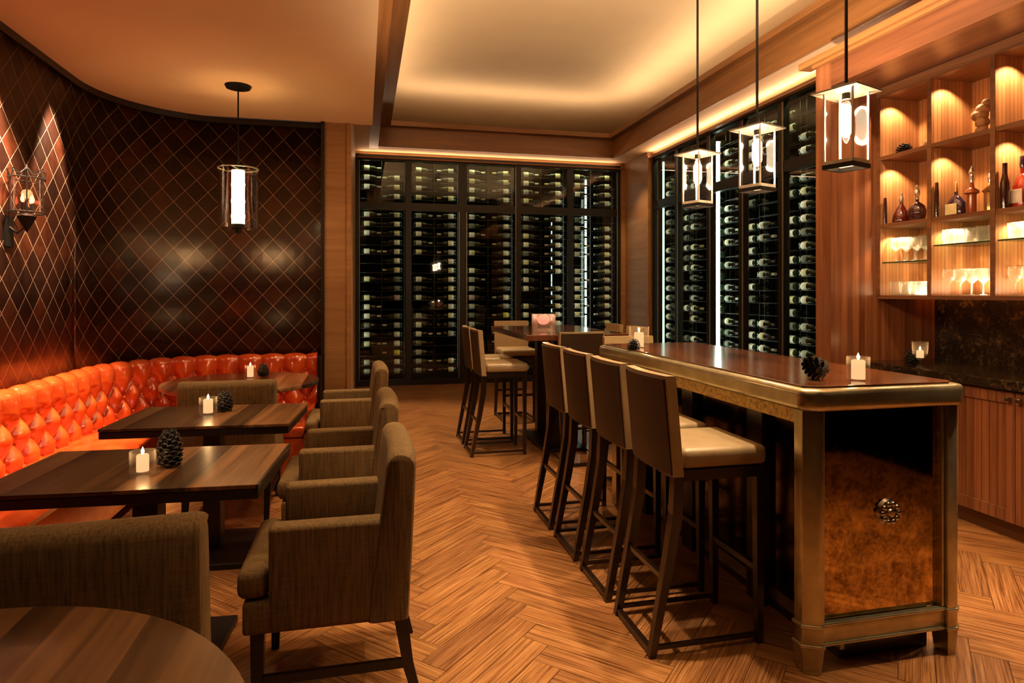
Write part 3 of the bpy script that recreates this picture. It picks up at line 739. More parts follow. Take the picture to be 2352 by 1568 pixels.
# ------------------------------------------------------------------ bar stools (face +x at rz=0)
def stool(label, loc, rz, group):
    t = thing('bar_stool', label, 'bar stool', loc, rz, group)
    hw = 0.195
    obj('seat', B(-0.17, 0.21, -hw, hw, 0.725, 0.805, bev=0.028, seg=4), M['stool'], t, smooth=True)
    # back: slightly curved slab with a rear cover darkened for its shade
    def slab(x0, x1, z0, z1, yi, bend=0.02):
        bm = bmesh.new(); cols = []
        for i in range(9):
            y = -yi + 2 * yi * i / 8; b = -bend * (1 - (y / yi) ** 2)
            cols.append([bm.verts.new((x0 + b, y, z0)), bm.verts.new((x1 + b, y, z0)), bm.verts.new((x1 + b - 0.035, y, z1)), bm.verts.new((x0 + b - 0.035, y, z1))])
        fs = []
        for i in range(8):
            for k_ in range(4): fs.append(bm.faces.new((cols[i][k_], cols[i + 1][k_], cols[i + 1][(k_ + 1) % 4], cols[i][(k_ + 1) % 4])))
        bm.faces.new(cols[0]); bm.faces.new(cols[-1][::-1])
        es = [e for e in bm.edges if len(e.link_faces) == 2 and e.calc_face_angle(0) > 0.9]
        bmesh.ops.bevel(bm, geom=es, offset=0.006, segments=2, affect='EDGES')
        return bm
    obj('backrest', slab(-0.205, -0.165, 0.70, 1.095, hw), M['stool'], t, smooth=True)
    obj('back_shade_cover', slab(-0.2135, -0.2062, 0.705, 1.082, hw - 0.012), M['stoolb'], t, smooth=True)
    obj('seat_frame', B(-0.19, 0.20, -hw + 0.008, hw - 0.008, 0.68, 0.724), M['darkwood'], t)
    for s in (-1, 1):
        bm = bmesh.new(); tube(bm, [(0.18, s * 0.17, 0), (0.178, s * 0.17, 0.69)], [0.013, 0.018], square=True); obj('leg', bm, M['darkwood'], t)
        bm = bmesh.new(); tube(bm, [(-0.292, s * 0.17, 0), (-0.262, s * 0.17, 0.16), (-0.222, s * 0.17, 0.36), (-0.190, s * 0.17, 0.55), (-0.182, s * 0.17, 0.72)], [0.014, 0.016, 0.019, 0.021, 0.020], square=True); obj('leg', bm, M['darkwood'], t)
        bm = bmesh.new(); tube(bm, [(-0.285, s * 0.17, 0.035), (0.178, s * 0.17, 0.035)], 0.008, square=True); obj('side_rail', bm, M['darkwood'], t)
    bm = bmesh.new(); tube(bm, [(-0.288, -0.17, 0.018), (-0.288, 0.17, 0.018)], 0.012, square=True); obj('back_rail', bm, M['darkwood'], t)
    bm = bmesh.new(); tube(bm, [(0.18, -0.17, 0.30), (0.18, 0.17, 0.30)], 0.012, square=True); obj('footrest', bm, M['darkwood'], t)
    bm = bmesh.new(); tube(bm, [(-0.235, -0.17, 0.30), (-0.235, 0.17, 0.30)], 0.010, square=True); obj('cross_rail', bm, M['darkwood'], t)
    return t
GB = 'leather bar stools along the bar island'
S0 = stool('taupe leather bar stool nearest the camera on the left of the bar', (1.385, 2.475, 0), 0, GB)
SK = list(S0.children)
for y, lb in [(2.935, 'second bar stool from the camera along the left of the bar'), (3.395, 'third bar stool from the camera along the left of the bar'), (3.855, 'fourth and farthest bar stool along the left of the bar')]:
    dup(S0, (1.385, y, 0), 0, lb, tree=SK)
dup(S0, (1.93, 4.25, 0), R(-90), 'bar stool at the far short end of the bar island', tree=SK)
GH = 'leather bar stools around the high table'
for x, y, rz, lb in [(1.20, 5.62, 0, 'nearer bar stool on the left side of the far high table'), (1.20, 6.12, 0, 'farther bar stool on the left side of the far high table'),
                     (1.76, 5.25, 90, 'bar stool at the near end of the far high table, back towards us'), (2.33, 5.70, 180, 'nearer bar stool on the right side of the far high table'),
                     (2.33, 6.25, 180, 'farther bar stool on the right side of the far high table'), (1.66, 6.98, -90, 'bar stool at the far end of the high table before the wine wall')]:
    dup(S0, (x, y, 0), R(rz), lb, GH, tree=SK)

# high table
ht = thing('high_table', 'dark wooden high table before the back wine wall, ringed by bar stools', 'table', (1.76, 5.85, 0))
obj('tabletop', B(-0.45, 0.45, -0.75, 0.75, 1.02, 1.07, bev=0.004), M['bartop'], ht)
for y in (-0.28, 0.28):
    obj('pedestal', B(-0.09, 0.09, y - 0.05, y + 0.05, 0.03, 1.02, bev=0.004), M['edge'], ht)
obj('base_plate', B(-0.2, 0.2, -0.40, 0.40, 0, 0.03, bev=0.004), M['edge'], ht)

# ------------------------------------------------------------------ bar island
bi = thing('bar_island', 'bronze framed bar island with wooden top and antique mirror end', 'bar', (0, 0, 0))
X0, X1, Y0, Y1, CH = 1.56, 2.29, 2.01, 4.11, 0.075
def chp(ins):
    x0, x1, y0, y1 = X0 + ins, X1 - ins, Y0 + ins, Y1 - ins
    return [(x0 + .065, y0), (x1 - .03, y0), (x1, y0 + .025), (x1, y1), (x0, y1), (x0, y0 + .035)]
bm = bmesh.new(); prism(bm, chp(0), 0.983, 1.066, bev=0.022); obj('edge_band', bm, M['bronze'], bi, smooth=True, ang=30)
bm = bmesh.new(); prism(bm, chp(0.034), 1.060, 1.074, bev=0.003); obj('worktop', bm, M['bartop'], bi)
obj('gold_reflection', B(1.605, 1.64, 2.125, 3.99, 0.925, 0.9825), M['gold'], bi)  # strip standing for the reflection in the side mirror
obj('top_core', B(1.645, 2.21, 2.13, 4.0, 0.931, 0.9825), M['darkwood'], bi)
obj('body', B(1.80, 2.21, 2.13, 4.02, 0.0, 0.93), M['darkwood'], bi)
obj('side_mirror', B(1.792, 1.80, 2.16, 4.0, 0.10, 0.925), M['smoke'], bi)
for y in (2.62, 3.25, 3.85):
    obj('pilaster', B(1.755, 1.80, y - 0.06, y + 0.06, 0.0, 0.93, bev=0.004), M['darkwood'], bi)
LP = [(1.59, 2.07), (1.643, 2.043), (1.66, 2.043), (1.66, 2.12), (1.59, 2.12)]
RP = [(2.22, 2.043), (2.264, 2.043), (2.288, 2.062), (2.288, 2.12), (2.22, 2.12)]
for poly in (LP, RP):
    cx = sum(p[0] for p in poly) / 5; cy = sum(p[1] for p in poly) / 5
    sc_ = lambda k_: [(cx + (x - cx) * k_, cy + (y - cy) * k_) for x, y in poly]
    bm = bmesh.new(); prism(bm, poly, 0.10, 0.984, bev=0.003)
    p = obj('post', bm, M['bronze'], bi, smooth=True, ang=30)
    for z in (0.098, 0.172):
        bm = bmesh.new(); prism(bm, sc_(1.16), z, z + 0.015, bev=0.004); obj('collar', bm, M['bronze'], p)
    bm = bmesh.new(); prism(bm, sc_(1.04), 0.0, 0.0975)
    for v in bm.verts:
        if v.co.z < 0.01: v.co.x = cx + (v.co.x - cx) * 0.78; v.co.y = cy + (v.co.y - cy) * 0.78
    obj('foot', bm, M['bronze'], p)
for x in (1.68, 2.24):
    obj('rear_post', B(x - .035, x + .035, 4.0, 4.08, 0, 0.984, bev=0.004), M['bronze'], bi)
bm = B(1.661, 2.219, 2.055, 2.10, 0.115, 0.178, bev=0.004)
obj('bottom_rail', bm, M['bronze'], bi, smooth=True, ang=30)
for z in (0.104, 0.178): obj('rail_molding', B(1.661, 2.219, 2.048, 2.075, z, z + 0.012, bev=0.004), M['bronze'], bi)
for x in (1.662, 2.206): obj('panel_bead', B(x, x + 0.012, 2.055, 2.085, 0.191, 0.982, bev=0.003), M['bronze'], bi)
obj('mirror_panel', B(1.674, 2.206, 2.078, 2.088, 0.191, 0.982), M['mirror'], bi)
obj('side_rail', B(1.795, 1.815, 2.12, 4.0, 0.04, 0.10), M['bronze'], bi)
# round pewter medallion on the mirror
bm = bmesh.new(); lathe(bm, [(0, 0.026), (0.014, 0.024), (0.02, 0.014), (0.046, 0.012), (0.052, 0.0), (0, 0)], 24)
for q in range(10):
    a = 2 * PI * q / 10; bmesh.ops.create_uvsphere(bm, u_segments=8, v_segments=6, radius=0.0125, matrix=Matrix.Translation((0.035 * math.cos(a), 0.035 * math.sin(a), 0.014)))
bmesh.ops.rotate(bm, verts=bm.verts[:], cent=(0, 0, 0), matrix=Matrix.Rotation(R(90), 3, 'X'))
m_ = obj('medallion', bm, M['knob'], bi, smooth=True, loc=(1.972, 2.078, 0.575))

# ------------------------------------------------------------------ pillar, bulkhead, back bar
struct('wall_pillar', B(3.31, 3.70, 4.0, 4.16, 0, 3.12), M['red_z'])
struct('wall_pillar_side', B(3.70, 4.33, 4.0, 4.16, 0, 3.12), M['red_z'])
struct('trim_14', B(3.31, 3.34, -0.70, 4.0, 2.92, 3.10), M['red_y'])
struct('trim_15', B(3.341, 4.3, -0.70, 4.0, 2.92, 2.95), M['red_y'])
struct('trim_16', B(3.25, 3.36, -0.70, 4.28, 3.12, 3.165), M['trim'])
struct('trim_17', B(3.275, 3.36, -0.70, 4.16, 3.095, 3.119), M['trim'])

SY = [3.98, 3.545, 3.10, 2.665, 2.23, 1.795, 1.36]
XF, XK = 3.70, 4.04
sh = thing('bar_shelving', 'lit reddish wooden wall shelving with square bays behind the bar', 'shelving', (0, 0, 0))
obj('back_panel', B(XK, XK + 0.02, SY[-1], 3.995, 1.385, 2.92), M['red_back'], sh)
bm = B(XF + 0.002, XK, SY[-1], 3.995, 1.375, 1.40); obj('bottom_board', bm, M['shelf'], sh)
obj('header', B(XF - 0.005, XK, SY[-1], 3.995, 2.85, 2.918), M['shelf'], sh)
for y in SY:
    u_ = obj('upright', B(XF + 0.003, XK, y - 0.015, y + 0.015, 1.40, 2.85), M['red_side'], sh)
    obj('edging', B(XF - 0.003, XF + 0.0025, y - 0.016, y + 0.016, 1.40, 2.85), M['shelf'], u_)
for z in (1.895, 2.39):
    for i in range(len(SY) - 1): obj('shelf_board', B(XF + 0.004, XK, SY[i + 1] + 0.016, SY[i] - 0.016, z, z + 0.028), M['shelf'], sh)
for i in range(len(SY) - 1):
    z = 1.635 if i == 0 else 1.73
    g_ = obj('glass_shelf', B(XF + 0.02, XK - 0.002, SY[i + 1] + 0.017, SY[i] - 0.017, z, z + 0.009), M['shelfglass'], sh)
    obj('glass_edge', B(XF + 0.016, XF + 0.0195, SY[i + 1] + 0.017, SY[i] - 0.017, z, z + 0.009), M['shelfedge'], g_)
for i in range(4):
    yc = (SY[i] + SY[i + 1]) / 2
    for z, e in ((2.835, 4.2), (2.375, 3.2), (1.88, 3.0)):
        light('shelf_puck_light', 'SPOT', (3.80, SY[i] - 0.10, z), e * 2.5, (1.0, 0.66, 0.36), 0.008, aim=(3.81, SY[i] - 0.06, 0), spot=120, blend=0.5)
    o = light('shelf_glow', 'AREA', (XK - 0.02, yc, 1.41), 6.5, WARM2, 0.05, 0.38, aim=(XK - 0.06, yc, 3))
bcn = thing('back_bar_cabinet', 'reddish wooden base cabinet under the granite counter', 'cabinet', (0, 0, 0))
obj('carcass', B(3.63, 4.22, 1.36, 3.995, 0.10, 0.86), M['red_y'], bcn)
obj('toe_kick', B(3.66, 4.2, 1.36, 3.995, 0.0, 0.10), M['shelf'], bcn)
DW = 0.45
for i in range(5):
    y1 = 3.785 - i * DW; y0 = y1 - DW + 0.006
    bm = B(3.614, 3.63, y0 + 0.045, y1 - 0.045, 0.17, 0.79)
    d = obj('door', bm, M['red_zy'], bcn)
    bm = bmesh.new()
    box(bm, 3.603, 3.631, y0, y0 + 0.05, 0.105, 0.85); box(bm, 3.603, 3.631, y1 - 0.05, y1, 0.105, 0.85)
    box(bm, 3.603, 3.631, y0 + 0.05, y1 - 0.05, 0.105, 0.175); box(bm, 3.603, 3.631, y0 + 0.05, y1 - 0.05, 0.785, 0.85)
    obj('door_frame', bm, M['red_zy'], d)
    ky = y0 + 0.028 if i % 2 == 1 else y1 - 0.028
    bm = B(3.575, 3.603, ky - 0.014, ky + 0.014, 0.795, 0.823, bev=0.004); obj('knob', bm, M['knob'], d)
ct = obj('countertop', B(3.57, 4.22, 1.34, 3.998, 0.865, 0.92, bev=0.004), M['granite']); tag(ct, 'dark speckled granite counter on the back bar cabinet', 'counter')
bs = obj('backsplash', B(4.22, 4.26, 1.34, 3.998, 0.865, 1.37), M['granite']); tag(bs, 'dark mottled stone backsplash below the lit shelving', 'backsplash')

# wine glasses on the back-bar shelves
def stemware(kind):
    bm = bmesh.new()
    if kind == 0: prof = [(0, 0.0), (0.032, 0.001), (0.030, 0.004), (0.004, 0.010), (0.0035, 0.075), (0.010, 0.083), (0.030, 0.105), (0.037, 0.135), (0.032, 0.175), (0.0305, 0.175), (0.0355, 0.135), (0.028, 0.107), (0, 0.088)]
    else: prof = [(0, 0.0), (0.030, 0.001), (0.034, 0.01), (0.038, 0.05), (0.040, 0.10), (0.0385, 0.10), (0.036, 0.05), (0.031, 0.012), (0, 0.010)]
    lathe(bm, prof, 14)
    o = obj('wine_glass' if kind == 0 else 'tumbler', bm, M['crystal'], smooth='all'); return o
gp = [stemware(0), stemware(1)]; gu = [False, False]
BAYN = ['bay next to the pillar', 'second bay', 'third bay']
for i in range(3):
    zg = 1.635 if i == 0 else 1.73
    for lvl, z0 in (('lower', 1.401), ('upper', zg + 0.0095)):
        kind = 0 if (lvl == 'upper' and i == 0) or (lvl == 'lower' and i > 0) else 1
        for r_ in range(3):
            for c_ in range(5):
                y = SY[i] - 0.056 - c_ * 0.0805; x = XK - 0.05 - r_ * 0.095
                g_ = gp[kind]
                if gu[kind]: g_ = g_.copy(); COL.objects.link(g_)
                gu[kind] = True; g_.location = (x, y, z0)
                nm = 'stemmed wine glass' if kind == 0 else 'clear tumbler'
                tag(g_, '%s on the %s glass level of the %s' % (nm, lvl, BAYN[i]), 'glass', '%ss on the %s level, %s' % (nm, lvl, BAYN[i]))

# spirit bottles
def bottle(label, loc, prof, mat, seg=20, sx=1, sy=1, parts=()):
    t = thing('liquor_bottle', label, 'bottle', loc)
    bm = bmesh.new(); lathe(bm, prof, seg)
    for v in bm.verts: v.co.x *= sx; v.co.y *= sy
    obj('body', bm, mat, t, smooth=True)
    for nm, pf, m2, sx2, sy2 in parts:
        bm = bmesh.new(); lathe(bm, pf, seg)
        for v in bm.verts: v.co.x *= sx2; v.co.y *= sy2
        obj(nm, bm, m2, t, smooth=True)
    return t
ZB = 1.9235
tear = [(0, 0), (0.058, 0), (0.062, 0.02), (0.055, 0.06), (0.035, 0.105), (0.013, 0.135), (0.012, 0.15), (0, 0.15)]
bottle('squat teardrop decanter of red-brown spirit, left bay', (3.81, 3.885, ZB), tear, M['amber'], parts=[('stopper', [(0, 0.15), (0.012, 0.15), (0.018, 0.165), (0.016, 0.185), (0.008, 0.205), (0.011, 0.215), (0.0, 0.225)], M['stopper'], 1, 1)])
rnd_b = [(0, 0), (0.045, 0), (0.062, 0.035), (0.066, 0.07), (0.052, 0.11), (0.022, 0.132), (0.012, 0.14), (0.012, 0.155), (0, 0.155)]
bottle('round decanter with tall silver stopper, left bay near the divider', (3.81, 3.75, ZB), rnd_b, M['brownb'], sx=.8, parts=[('stopper', [(0, 0.155), (0.013, 0.155), (0.013, 0.18), (0.02, 0.19), (0.018, 0.215), (0.007, 0.23), (0.012, 0.245), (0.0, 0.26)], M['stopper'], 1, 1)])
broad = [(0, 0), (0.064, 0), (0.068, 0.02), (0.066, 0.085), (0.035, 0.125), (0.014, 0.14), (0.013, 0.165), (0, 0.165)]
t = bottle('dark shouldered bottle with a cream label in the second bay', (3.82, 3.455, ZB), broad, M['purple'], sx=.6, parts=[('cork_stopper', [(0, 0.165), (0.012, 0.165), (0.012, 0.185), (0.006, 0.22), (0.0, 0.24)], M['goldst'], 1, 1)])
obj('paper_label', B(-0.045, -0.0405, -0.042, 0.042, 0.012, 0.082, bev=0.002), M['label'], t)
slim = [(0, 0), (0.024, 0), (0.026, 0.01), (0.026, 0.125), (0.045, 0.135), (0.040, 0.15), (0.014, 0.17), (0.012, 0.20), (0, 0.20)]
bottle('slim caramel bottle with flared shoulders in the second bay', (3.80, 3.325, ZB), slim, M['caramel'], parts=[('stopper', [(0, 0.20), (0.012, 0.20), (0.016, 0.225), (0.01, 0.25), (0.018, 0.27), (0.006, 0.30), (0, 0.31)], M['stopper'], 1, 1)])
bottle('tall caramel bottle against the second divider', (3.84, 3.235, ZB), [(0, 0), (0.03, 0), (0.032, 0.02), (0.032, 0.12), (0.045, 0.14), (0.02, 0.165), (0.012, 0.19), (0, 0.19)], M['goldst'], parts=[('stopper', [(0, 0.19), (0.012, 0.19), (0.017, 0.22), (0.01, 0.24), (0, 0.26)], M['stopper'], 1, 1)])
bottle('narrow black bottle just right of the second divider', (3.735, 3.055, ZB), [(0, 0), (0.022, 0), (0.024, 0.15), (0.016, 0.19), (0.013, 0.21), (0.013, 0.27), (0, 0.27)], M['brownb'])
t = bottle('red bottle with white label and black stopper, third bay', (3.83, 3.02, ZB), [(0, 0), (0.050, 0), (0.052, 0.02), (0.052, 0.13), (0.03, 0.19), (0.016, 0.205), (0.016, 0.24), (0, 0.24)], M['redb'], parts=[('stopper', [(0, 0.24), (0.017, 0.24), (0.02, 0.26), (0.018, 0.31), (0, 0.315)], M['purple'], 1, 1)])
obj('paper_label', B(-0.057, -0.0525, -0.036, 0.036, 0.03, 0.11, bev=0.002), M['labelw'], t)
bottle('purple-black bottle in the third bay at the right edge', (3.84, 2.90, ZB), [(0, 0), (0.045, 0), (0.047, 0.1), (0.03, 0.14), (0.014, 0.16), (0.013, 0.2), (0, 0.2)], M['purple'])
bottle('thin dark bottle pressed against the left edge of the leftmost bay', (3.725, 3.945, ZB), [(0, 0), (0.013, 0), (0.013, 0.14), (0.012, 0.16), (0.01, 0.19), (0, 0.19)], M['brownb'])
bottle('thin dark bottle beside the first divider in the second bay', (3.725, 3.512, ZB), [(0, 0), (0.014, 0), (0.014, 0.16), (0.012, 0.19), (0.01, 0.23), (0, 0.23)], M['brownb'])

# pine cones
def pinecone(label, loc, h, r, mat=None, tilt=0, rz=0):
    bm = bmesh.new(); n = int(14 + h * 420)
    lathe(bm, [(0, 0.004), (r * .45, h * .06), (r * .62, h * .3), (r * .42, h * .7), (0, h * .97)], 12)
    for i in range(n):
        f_ = i / n; a = i * 2.39996; z = h * (0.04 + 0.90 * f_); rr_ = r * (math.sin(PI * min(1, 0.18 + 0.82 * (1 - f_) * 0.9 + 0.05)) ** 0.7) if False else r * math.sqrt(max(0.02, 1 - ((f_ - 0.32) / 0.72) ** 2))
        w_ = rr_ * 0.30 + 0.002; c, s = math.cos(a), math.sin(a)
        def P_(u, v_, q): return (u * c - v_ * s, u * s + v_ * c, z + q)
        v0 = bm.verts.new(P_(rr_ * .45, -w_ * .6, -.002)); v1 = bm.verts.new(P_(rr_ * .45, w_ * .6, -.002)); v2 = bm.verts.new(P_(rr_ * .95, w_, h * .035)); v3 = bm.verts.new(P_(rr_ * 1.06, 0, h * .06)); v4 = bm.verts.new(P_(rr_ * .95, -w_, h * .035)); v5 = bm.verts.new(P_(rr_ * .85, 0, h * .10))
        for f in ((v0, v1, v2, v3, v4), (v5, v2, v1), (v5, v3, v2), (v5, v4, v3), (v5, v0, v4), (v5, v1, v0)): bm.faces.new(f)
    if tilt:
        bmesh.ops.rotate(bm, verts=bm.verts[:], cent=(0, 0, 0), matrix=Matrix.Rotation(tilt, 3, 'X'))
    zmin = min(v.co.z for v in bm.verts)
    for v in bm.verts: v.co.z -= zmin
    o = obj('pine_cone', bm, mat or M['cone'], loc=loc); o.rotation_euler = (0, 0, rz)
    return tag(o, label, 'pine cone')
# votive candles
def votive(label, loc, h=0.10, r=0.042, ch=0.06, cr=0.02, power=1.0, footed=False, square=False):
    t = thing('votive_candle', label, 'candle', loc)
    bm = bmesh.new()
    if footed: lathe(bm, [(0, 0), (0.03, 0), (0.028, 0.004), (0.006, 0.012), (0.006, 0.045), (0.02, 0.055), (r, 0.09), (r * 1.1, h), (r * 1.06, h), (r * .95, 0.092), (0.015, 0.062), (0, 0.060)], 20)
    else: lathe(bm, [(0, 0), (r, 0), (r, h), (r - 0.003, h), (r - 0.004, 0.010), (0, 0.010)], 28)
    obj('glass_holder', bm, M['votive'], t, smooth=True)
    z0 = 0.063 if footed else 0.0105
    bm = bmesh.new(); lathe(bm, [(0, z0), (cr, z0), (cr, z0 + ch - 0.004), (cr * 0.8, z0 + ch), (0, z0 + ch - 0.003)], 18); obj('wax', bm, M['wax'], t, smooth=True)
    bm = bmesh.new(); lathe(bm, [(0, z0 + ch - 0.001), (0.005, z0 + ch + 0.006), (0.006, z0 + ch + 0.012), (0.0, z0 + ch + 0.028)], 8); obj('flame', bm, M['flame'], t, smooth='all')
    l = light('candle_glow', 'POINT', (0, 0, z0 + ch + 0.016), power, (1.0, 0.55, 0.22), 0.008); l.parent = t
    return t
votive('lit votive candle in a glass on the nearest square table', (-0.795, 2.61, 0.751), 0.085, 0.044, 0.062, 0.021)
pinecone('large dark pine cone standing beside the candle on the nearest square table', (-0.728, 2.70, 0.7505), 0.15, 0.047)
votive('lit votive candle in a glass on the second square table', (-0.832, 3.80, 0.751), 0.095, 0.046, 0.075, 0.025)
pinecone('dark pine cone beside the candle on the second square table', (-0.765, 3.89, 0.7505), 0.12, 0.045)
votive('lit votive candle on the round corner table', (-0.865, 5.35, 0.751), 0.10, 0.04, 0.085, 0.024)
pinecone('dark pine cone on the round corner table', (-0.78, 5.42, 0.7505), 0.11, 0.045)
votive('lit candle in a clear tumbler on the near corner of the bar island', (1.895, 2.14, 1.071), 0.098, 0.042, 0.075, 0.025)
pinecone('dark pine cone lying beside the candle at the near end of the bar', (1.775, 2.175, 1.0705), 0.10, 0.045, tilt=R(-70), rz=R(20))
votive('footed glass holding a lit candle on the granite counter', (3.64, 3.56, 0.921), 0.17, 0.045, 0.05, 0.022, footed=True)
pinecone('pine cone beside the footed candle glass on the granite counter', (3.70, 3.68, 0.9205), 0.11, 0.05)
votive('wide glass with a candle at the far end of the bar island', (1.69, 3.74, 1.071), 0.135, 0.062, 0.09, 0.03)
pinecone('pine cone beside the wide candle glass at the far end of the bar', (1.61, 3.64, 1.0705), 0.07, 0.042)
# square glass vase with pink wax on the high table
t = thing('candle_vase', 'square clear glass with glowing pink contents on the high table', 'vase', (1.63, 5.72, 1.071))
bm = bmesh.new()
for a, b, c, d in ((-.09, -.08, -.09, .09), (.08, .09, -.09, .09), (-.08, .08, -.09, -.08), (-.08, .08, .08, .09)): box(bm, a, b, c, d, 0.0, 0.15)
box(bm, -.08, .08, -.08, .08, 0, 0.012)
obj('glass_wall', bm, M['crystal'], t)
bm = bmesh.new(); bmesh.ops.create_uvsphere(bm, u_segments=14, v_segments=10, radius=0.06)
for v in bm.verts: v.co.z = v.co.z * .8 + 0.10; v.co += Vector((noise.noise(v.co * 30), noise.noise(v.co * 31 + Vector((5, 0, 0))), 0)) * .008
obj('pink_filling', bm, M['pinkglow'], t, smooth='all')
l = light('vase_glow', 'POINT', (0, 0, 0.17), 1.0, (1.0, .5, .3), 0.02); l.parent = t

# ornaments on the top shelves
pinecone('spiky dark pine cone on the top shelf of the leftmost bay', (3.82, 3.87, 2.4185), 0.085, 0.055, M['cone'])
def chunk(label, name, loc, pts, mat):
    bm = bmesh.new()
    for (x, y, z, r_, sz) in pts:
        rr_ = bmesh.ops.create_icosphere(bm, subdivisions=2, radius=1)
        for v in rr_['verts']:
            d = 1 + 0.25 * noise.noise(v.co * 2.3 + Vector((x * 50, y * 50, z * 50)))
            v.co = Vector((x + v.co.x * r_ * d, y + v.co.y * r_ * d, z + v.co.z * r_ * sz * d))
    zm = min(v.co.z for v in bm.verts)
    for v in bm.verts: v.co.z -= zm
    o = obj(name, bm, mat, smooth='all', loc=loc); return tag(o, label, 'ornament')
chunk('pale carved shell leaning in the corner of the top left bay', 'shell_ornament', (3.86, 3.73, 2.4185), [(0, 0.06, .02, .022, .8), (0, 0.02, .03, .028, .9), (0, -.025, .045, .034, 1.1), (0, -.05, .07, .022, 1.2)], M['drift'])
chunk('gnarled carved wood figure on the top shelf, second bay', 'carved_figure', (3.84, 3.29, 2.4185), [(0, 0, .03, .035, 1.0), (0, -.005, .08, .042, .9), (0, .01, .125, .05, .8), (0, -.01, .165, .042, .8), (0, -.03, .20, .026, .9)], M['drift'])

# ------------------------------------------------------------------ pendants
tp = thing('pendant_lamp', 'cylindrical glass pendant with a glowing tube over the corner round table', 'pendant lamp', (-0.915, 5.13, 0))
bm = bmesh.new(); lathe(bm, [(0, HL - 0.022), (0.085, HL - 0.02), (0.095, HL - 0.001), (0, HL - 0.001)], 32); obj('canopy', bm, M['iron'], tp, smooth=True)
bm = bmesh.new(); tube(bm, [(0, 0, 2.34), (0, 0, HL - 0.02)], 0.006, 8); obj('rod', bm, M['iron'], tp)
bm = bmesh.new(); lathe(bm, [(0.14, 1.90), (0.143, 1.90), (0.143, 2.35), (0.137, 2.35), (0.137, 1.902)], 40); obj('glass_shade', bm, M['shade'], tp, smooth=True)
bm = bmesh.new()
lathe(bm, [(0.135, 2.345), (0.145, 2.345), (0.145, 2.353), (0.135, 2.353), (0.135, 2.345)], 40)
obj('rim', bm, M['steel'], tp, smooth=True)
bm = bmesh.new()
for a in (20, 140, 260): tube(bm, [(0, 0, 2.349), (0.138 * math.cos(R(a)), 0.138 * math.sin(R(a)), 2.349)], 0.004, 6)
obj('spider', bm, M['iron'], tp)
bm = bmesh.new(); lathe(bm, [(0, 1.935), (0.046, 1.935), (0.046, 2.335), (0, 2.335)], 24); obj('glowing_tube', bm, M['tube'], tp, smooth=True)
bm = bmesh.new(); lathe(bm, [(0, 1.86), (0.018, 1.865), (0.022, 1.90), (0.048, 1.905), (0.048, 1.934), (0, 1.934)], 20); obj('finial', bm, M['iron'], tp, smooth=True)
for z in (2.02, 2.14, 2.27):
    l = light('pendant_light', 'POINT', (0, 0, z), 34, (1.0, 0.53, 0.20), 0.052); l.parent = tp

def lantern(label, x, y):
    t = thing('lantern_pendant', label, 'pendant lamp', (x, y, 0), R(20), 'square glass lanterns over the bar island')
    zt, zb, h = 2.225, 1.945, 0.058
    bm = bmesh.new(); tube(bm, [(0, 0, zt + 0.02), (0, 0, HC - 0.02)], 0.0065, 8); obj('rod', bm, M['iron'], t)
    bm = bmesh.new(); lathe(bm, [(0, HC - 0.02), (0.06, HC - 0.018), (0.065, HC - 0.001), (0, HC - 0.001)], 24); obj('canopy', bm, M['iron'], t, smooth=True)
    obj('top_plate', B(-0.095, 0.095, -0.095, 0.095, zt, zt + 0.007, bev=0.001), M['steel'], t)
    obj('cap', B(-0.04, 0.04, -0.04, 0.04, zt + 0.0072, zt + 0.03, bev=0.003), M['iron'], t)
    for sx in (-1, 1):
        for sy in (-1, 1): obj('corner_rod', B(sx * h - 0.0035, sx * h + 0.0035, sy * h - 0.0035, sy * h + 0.0035, zb, zt), M['bright'], t)
    bm = bmesh.new()
    for a, b, c, d in ((-h, h, -h - .005, -h + .005), (-h, h, h - .005, h + .005), (-h - .005, -h + .005, -h, h), (h - .005, h + .005, -h, h)): box(bm, a, b, c, d, zb - 0.008, zb + 0.006)
    obj('bottom_frame', bm, M['bright'], t)
    bm = bmesh.new()
    for a, b, c, d in ((-h - .006, h + .006, -h - .006, -h + .004), (-h - .006, h + .006, h - .004, h + .006), (-h - .006, -h + .004, -h + .004, h - .004), (h - .004, h + .006, -h + .004, h - .004)): box(bm, a, b, c, d, zb - 0.026, zb - 0.0085)
    obj('lower_rim', bm, M['iron'], t)
    bm = bmesh.new()
    for a, b, c, d in ((-h + .004, h - .004, -h - .001, -h + .001), (-h + .004, h - .004, h - .001, h + .001), (-h - .001, -h + .001, -h + .004, h - .004), (h - .001, h + .001, -h + .004, h - .004)): box(bm, a, b, c, d, zb, zt - .002)
    obj('glass_pane', bm, M['glass'], t)
    bm = bmesh.new(); lathe(bm, [(0, 2.02), (0.010, 2.03), (0.026, 2.08), (0.028, 2.14), (0.022, 2.19), (0, 2.202)], 16); obj('bulb', bm, M['bulbglass'], t, smooth='all')
    bm = bmesh.new(); lathe(bm, [(0, 2.2), (0.016, 2.2), (0.016, zt - .001), (0, zt - .001)], 12); obj('socket', bm, M['iron'], t)
    bm = bmesh.new(); lathe(bm, [(0, 2.045), (0.010, 2.05), (0.023, 2.075), (0.023, 2.16), (0.010, 2.18), (0, 2.182)], 14); obj('filament', bm, M['bulb'], t, smooth='all')
    for z in (2.058, 2.165):
        l = light('lantern_light', 'POINT', (0, 0, z), 14, (1.0, 0.66, 0.36), 0.028); l.parent = t
    l = light('ceiling_fill_spot', 'SPOT', (0.02, 0.02, zt + 0.05), 330 if y > 3 else 130, (1.0, 0.72, 0.46), 0.02, aim=(0.02, 0.02, 5), spot=150 if y > 3 else 116, blend=0.3); l.parent = t  # spot added above the cap to brighten the tray ceiling
    return t
lantern('nearest square glass lantern, hanging in front of the pillar', 1.90, 2.21)
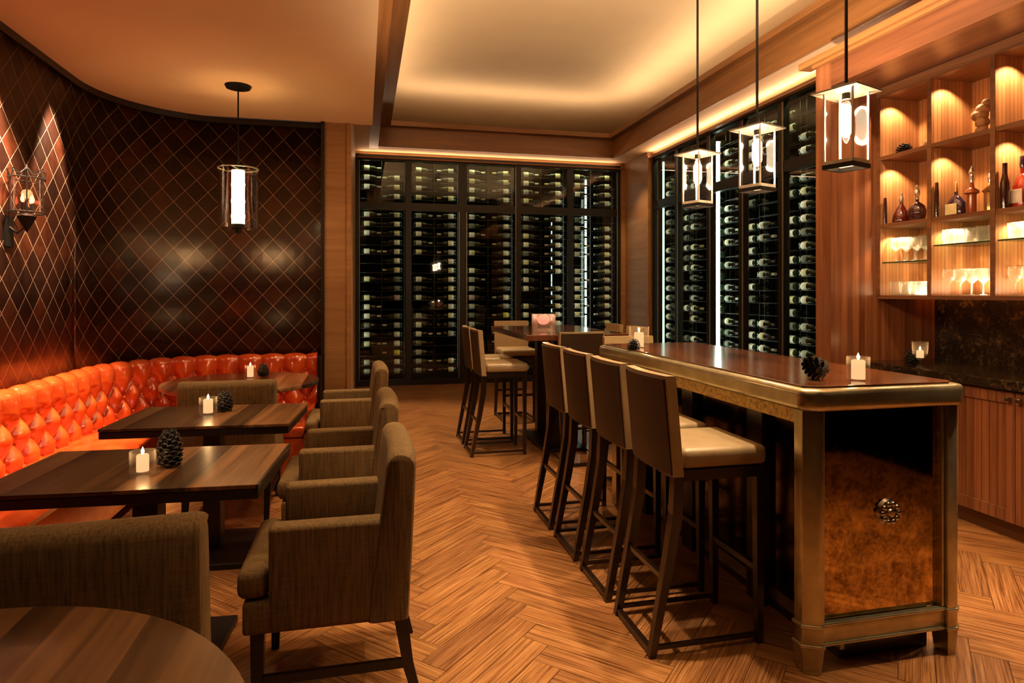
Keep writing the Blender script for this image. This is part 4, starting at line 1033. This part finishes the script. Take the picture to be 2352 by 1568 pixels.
lantern('middle square glass lantern over the bar island', 1.90, 2.81)
lantern('farthest square glass lantern over the bar island', 1.90, 3.39)

# iron candle lantern on the quilted wall
sc = thing('wall_lantern', 'black iron lantern with three red candle bulbs on the quilted wall', 'wall lamp', (-1.93, 4.31, 0.07))
bm = bmesh.new()
for z in (1.82, 2.02):
    pts = [(0.085 * math.cos(2 * PI * i / 24), 0.11 * math.sin(2 * PI * i / 24), z) for i in range(25)]; tube(bm, pts, 0.004, 6)
for i in range(6):
    a = 2 * PI * i / 6; c, s_ = math.cos(a), math.sin(a)
    tube(bm, [(0.085 * c, 0.11 * s_, 1.82), (0.085 * c, 0.11 * s_, 2.02), (0.07 * c, 0.09 * s_, 2.07), (0.03 * c, 0.045 * s_, 2.05), (0, 0, 2.09)], 0.004, 6)
    tube(bm, [(0.085 * c, 0.11 * s_, 2.02), (0.10 * c, 0.13 * s_, 2.06), (0.085 * c, 0.11 * s_, 2.085), (0.07 * c, 0.095 * s_, 2.07)], 0.003, 6)
obj('cage', bm, M['iron'], sc)
bm = bmesh.new(); tube(bm, [(-0.095, 0, 1.74), (-0.05, 0, 1.70), (0, 0, 1.74), (0, 0, 1.82)], 0.008, 8); box(bm, -0.099, -0.085, -0.04, 0.04, 1.62, 1.80)
lathe(bm, [(0, 1.70), (0.03, 1.76), (0.05, 1.80), (0.0, 1.82)], 12); obj('bracket', bm, M['iron'], sc)
bm = bmesh.new(); lathe(bm, [(0.075, 1.825), (0.077, 1.825), (0.077, 2.015), (0.075, 2.015)], 24); obj('glass_shade', bm, M['shade'], sc, smooth=True)
for dy, dx in ((-0.05, 0), (0.0, 0.03), (0.05, 0)):
    c_ = bmesh.new(); lathe(c_, [(0, 1.822), (0.009, 1.822), (0.009, 1.875), (0, 1.875)], 10, dx, dy); cd_ = obj('candle_sleeve', c_, M['iron'], sc)
    c_ = bmesh.new(); lathe(c_, [(0, 1.875), (0.009, 1.885), (0.010, 1.90), (0.0, 1.93)], 10, dx, dy); obj('bulb', c_, M['redbulb'], cd_, smooth='all')
l = light('wall_lantern_light', 'POINT', (0.0, 0, 1.95), 0.8, (1.0, 0.3, 0.12), 0.03); l.parent = sc
